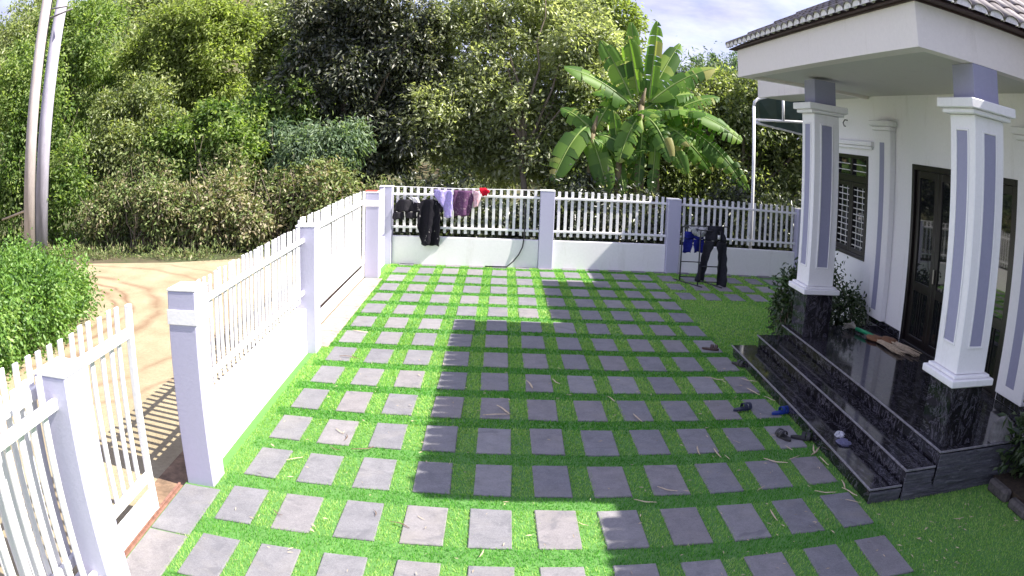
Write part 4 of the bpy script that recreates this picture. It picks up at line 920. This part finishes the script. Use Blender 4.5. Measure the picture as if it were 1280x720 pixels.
# ------------------------------------------------------------------ footwear and litter
def sandal(label, x, y, ang, col, z=.016, ln=.235):
    t_ = thing('sandal', label, 'sandal', (x, y, z)); t_.rotation_euler = (0, 0, 0)
    d = Vector((math.cos(ang), math.sin(ang), 0)); s = Vector((-d.y, d.x, 0)); c = Vector((x, y, z)); pr = []
    for k in range(18):
        a = 2 * math.pi * k / 18; u = math.cos(a); wv = .045 + .008 * u - .010 * math.exp(-((u + .1) ** 2) * 8); pr.append(c + d * u * ln / 2 + s * math.sin(a) * wv)
    vs = pr + [q_ + Vector((0, 0, .022)) for q_ in pr]; n = 18
    mat = bpy.data.materials.get('rubber_%d' % int(col[2] * 1000)) or plain('rubber_%d' % int(col[2] * 1000), col, .55, .2)
    part('sole', MB().add(vs, [tuple(range(n))[::-1], tuple(range(n, 2 * n))] + [(k, (k + 1) % n, n + (k + 1) % n, n + k) for k in range(n)]), mat, t_)
    for o in (.02, .075):
        pts = [c + d * o + s * (.052 * math.cos(a)) + Vector((0, 0, .018 + .05 * math.sin(a))) for a in [math.pi * i / 8 for i in range(9)]]
        st = MB(); vs = []
        for q_ in pts: vs += [q_ - d * .02, q_ + d * .02, q_ + d * .02 + Vector((0, 0, .006)), q_ - d * .02 + Vector((0, 0, .006))]
        fs = []
        for k in range(8):
            b = k * 4; fs += [(b, b + 1, b + 5, b + 4), (b + 3, b + 7, b + 6, b + 2), (b + 1, b + 2, b + 6, b + 5), (b, b + 4, b + 7, b + 3)]
        part('strap', st.add(vs, fs), mat, t_)
sandal('black sandal nearest the camera, beside the lowest step', 4.70, 1.98, 1.9, (.018, .018, .021)); sandal('black sandal lying crosswise touching the step edge', 4.88, 1.93, -.5, (.018, .018, .021))
sandal('bright blue sandal beside the lowest step', 4.90, 2.70, .25, (.008, .035, .24)); sandal('navy sandal lying between two tiles near the blue one', 4.50, 2.86, .3, (.025, .028, .06))
sandal('dark brown sandal at the far end of the lowest step', 4.74, 5.30, -.4, (.05, .025, .02)); sandal('old black sandal under the far corner of the lowest step', 4.93, 4.55, -1.0, (.02, .02, .019))
def crumple(name, label, cat, c, r_, mat, seed):
    q = np.random.default_rng(seed); mb = MB(); nu, nv = 14, 8; vs = []; fs = []
    for j in range(nv + 1):
        for i in range(nu):
            a = 2 * math.pi * i / nu; b = math.pi * j / nv; k = 1 + q.uniform(-.25, .25) * (0 < j < nv)
            vs.append((c[0] + r_[0] * k * math.sin(b) * math.cos(a), c[1] + r_[1] * k * math.sin(b) * math.sin(a), max(c[2] + .003, c[2] + r_[2] * (.6 + k * math.cos(b)))))
    for j in range(nv):
        for i in range(nu): fs.append((j * nu + i, j * nu + (i + 1) % nu, (j + 1) * nu + (i + 1) % nu, (j + 1) * nu + i)[::-1])
    return tag(part(name, mb.add(vs, fs), mat, at=c), label, cat)
crumple('bag', 'crumpled white plastic bag on the lowest black step', 'bag', (5.17, 1.60, .14), (.045, .075, .03), plain('white_plastic', (.42, .42, .48), .4), 5)
crumple('cloth', 'crumpled grey blue cloth beside the white bag on the lowest step', 'cloth', (5.14, 1.42, .14), (.07, .09, .018), cloth('grey_blue_cloth', (.13, .13, .21)), 6)

def leaf_blade(bend, tw):
    mb = MB(); n = 8; vs = []; fs = []
    for i in range(n + 1):
        t = i / n; x = t - .5; w_ = .055 * math.sin(math.pi * min(.97, max(.03, t))) ** .7; y = bend * (t - .5) ** 2
        zz = .02 + .05 * abs(math.sin(t * 3 + tw)); vs += [(x, y - w_, zz), (x, y, zz + .03), (x, y + w_, zz + .01 * tw)]
    for i in range(n):
        o = i * 3; fs += [(o, o + 3, o + 4, o + 1), (o + 1, o + 4, o + 5, o + 2)]
    return mb.add(vs, fs)
LM = []
for k, (b, tw, mt) in enumerate(((.25, .3, 'straw'), (-.4, 1.2, 'straw'), (.8, .8, 'straw_dark'), (.1, 1.6, 'straw'), (-.8, .5, 'straw_dark'))):
    me = leaf_blade(b, tw).mesh('dry_leaf', True); me.materials.append(MT[mt]); LM.append(me)
DL = [(0.61, 2.02, -0.9, 0.16), (0.71, 1.88, -1.53, 0.16), (0.9, 1.63, 0.54, 0.22), (0.36, 1.28, 0.69, 0.17), (0.64, 1.59, -0.6, 0.15), (1.37, 0.27, -0.48, 0.17), (1.49, 0.4, -0.84, 0.09), (1.17, 0.42, -1.33, 0.11), (0.45, 0.23, -0.71, 0.13), (2.01, 2.66, 0.22, 0.28), (2.08, 2.81, -1.1, 0.28), (2.63, 3.78, -1.21, 0.21), (3.34, 2.65, -1.32, 0.24), (4.46, 3.95, -0.55, 0.25), (4.87, 3.87, -0.69, 0.22), (4.79, 3.44, -1.23, 0.28), (4.93, 3.17, -1.1, 0.2), (4.42, 1.39, -0.63, 0.26), (4.64, 1.45, 0.52, 0.18), (4.11, 0.85, 0.76, 0.14), (4.98, 1.54, 0.84, 0.28), (4.66, 1.7, -1.27, 0.14), (4.19, 1.94, -0.85, 0.09), (3.33, 0.94, -0.62, 0.19), (3.92, 1.68, -1.49, 0.24), (4.0, 1.57, -1.32, 0.12), (4.96, 1.6, -1.87, 0.25), (4.99, 1.31, -1.49, 0.23), (4.96, 0.74, -1.77, 0.21), (4.66, 0.64, -0.41, 0.21), (4.07, 0.33, -1.56, 0.22), (5.41, 0.58, -1.19, 0.23), (5.71, -0.25, -0.13, 0.13), (3.76, 1.76, -1.66, 0.23), (2.36, 3.63, -1.36, 0.28), (2.62, 0.37, -0.7, 0.1), (0.19, 5.7, -0.36, 0.25), (0.28, 4.46, -0.21, 0.26), (3.12, 0.73, -0.39, 0.19), (4.85, 0.4, -0.7, 0.16), (3.17, 3.22, -1.25, 0.19), (1.93, -0.1, 1.33, 0.12)]
for i, (x, y, a, L) in enumerate(DL):
    if 4.94 < x < 6 and y > .34: x = 4.90
    dark = x < 1.6; o = link('dry_leaf', LM[(2, 4)[i % 2]] if dark and i % 3 else LM[(0, 1, 3)[i % 3]], None, None, (x, y, .018), (0, 0, a)); o.scale = (L * .95, L * .62, L * .8)
    tag(o, 'curled dry leaf fallen on the tiled courtyard', 'dry leaf', 'dry leaves fallen on the courtyard')
lt = MB(); q = random.Random(9)
for k in range(420):
    x = q.uniform(0, 5.0) if k % 3 else q.uniform(3.4, 6.4); y = q.uniform(-.8, 4.5) if x < 4.9 else q.uniform(-1, .25); a = q.uniform(0, 6.3); L = q.uniform(.01, .032); w_ = L * q.uniform(.10, .25)
    z = .022 + q.uniform(0, .008); d = Vector((math.cos(a), math.sin(a), q.uniform(-.2, .2))) * L; s = Vector((-math.sin(a), math.cos(a), 0)) * w_; c = Vector((x, y, z))
    lt.add([c - d, c + s, c + d, c - s + Vector((0, 0, .004))], [(0, 3, 2), (0, 2, 1)])
tag(part('leaf_litter', lt, MT['straw']), 'tiny bits of dry leaf litter scattered on the turf', 'leaf litter', None, 'stuff')
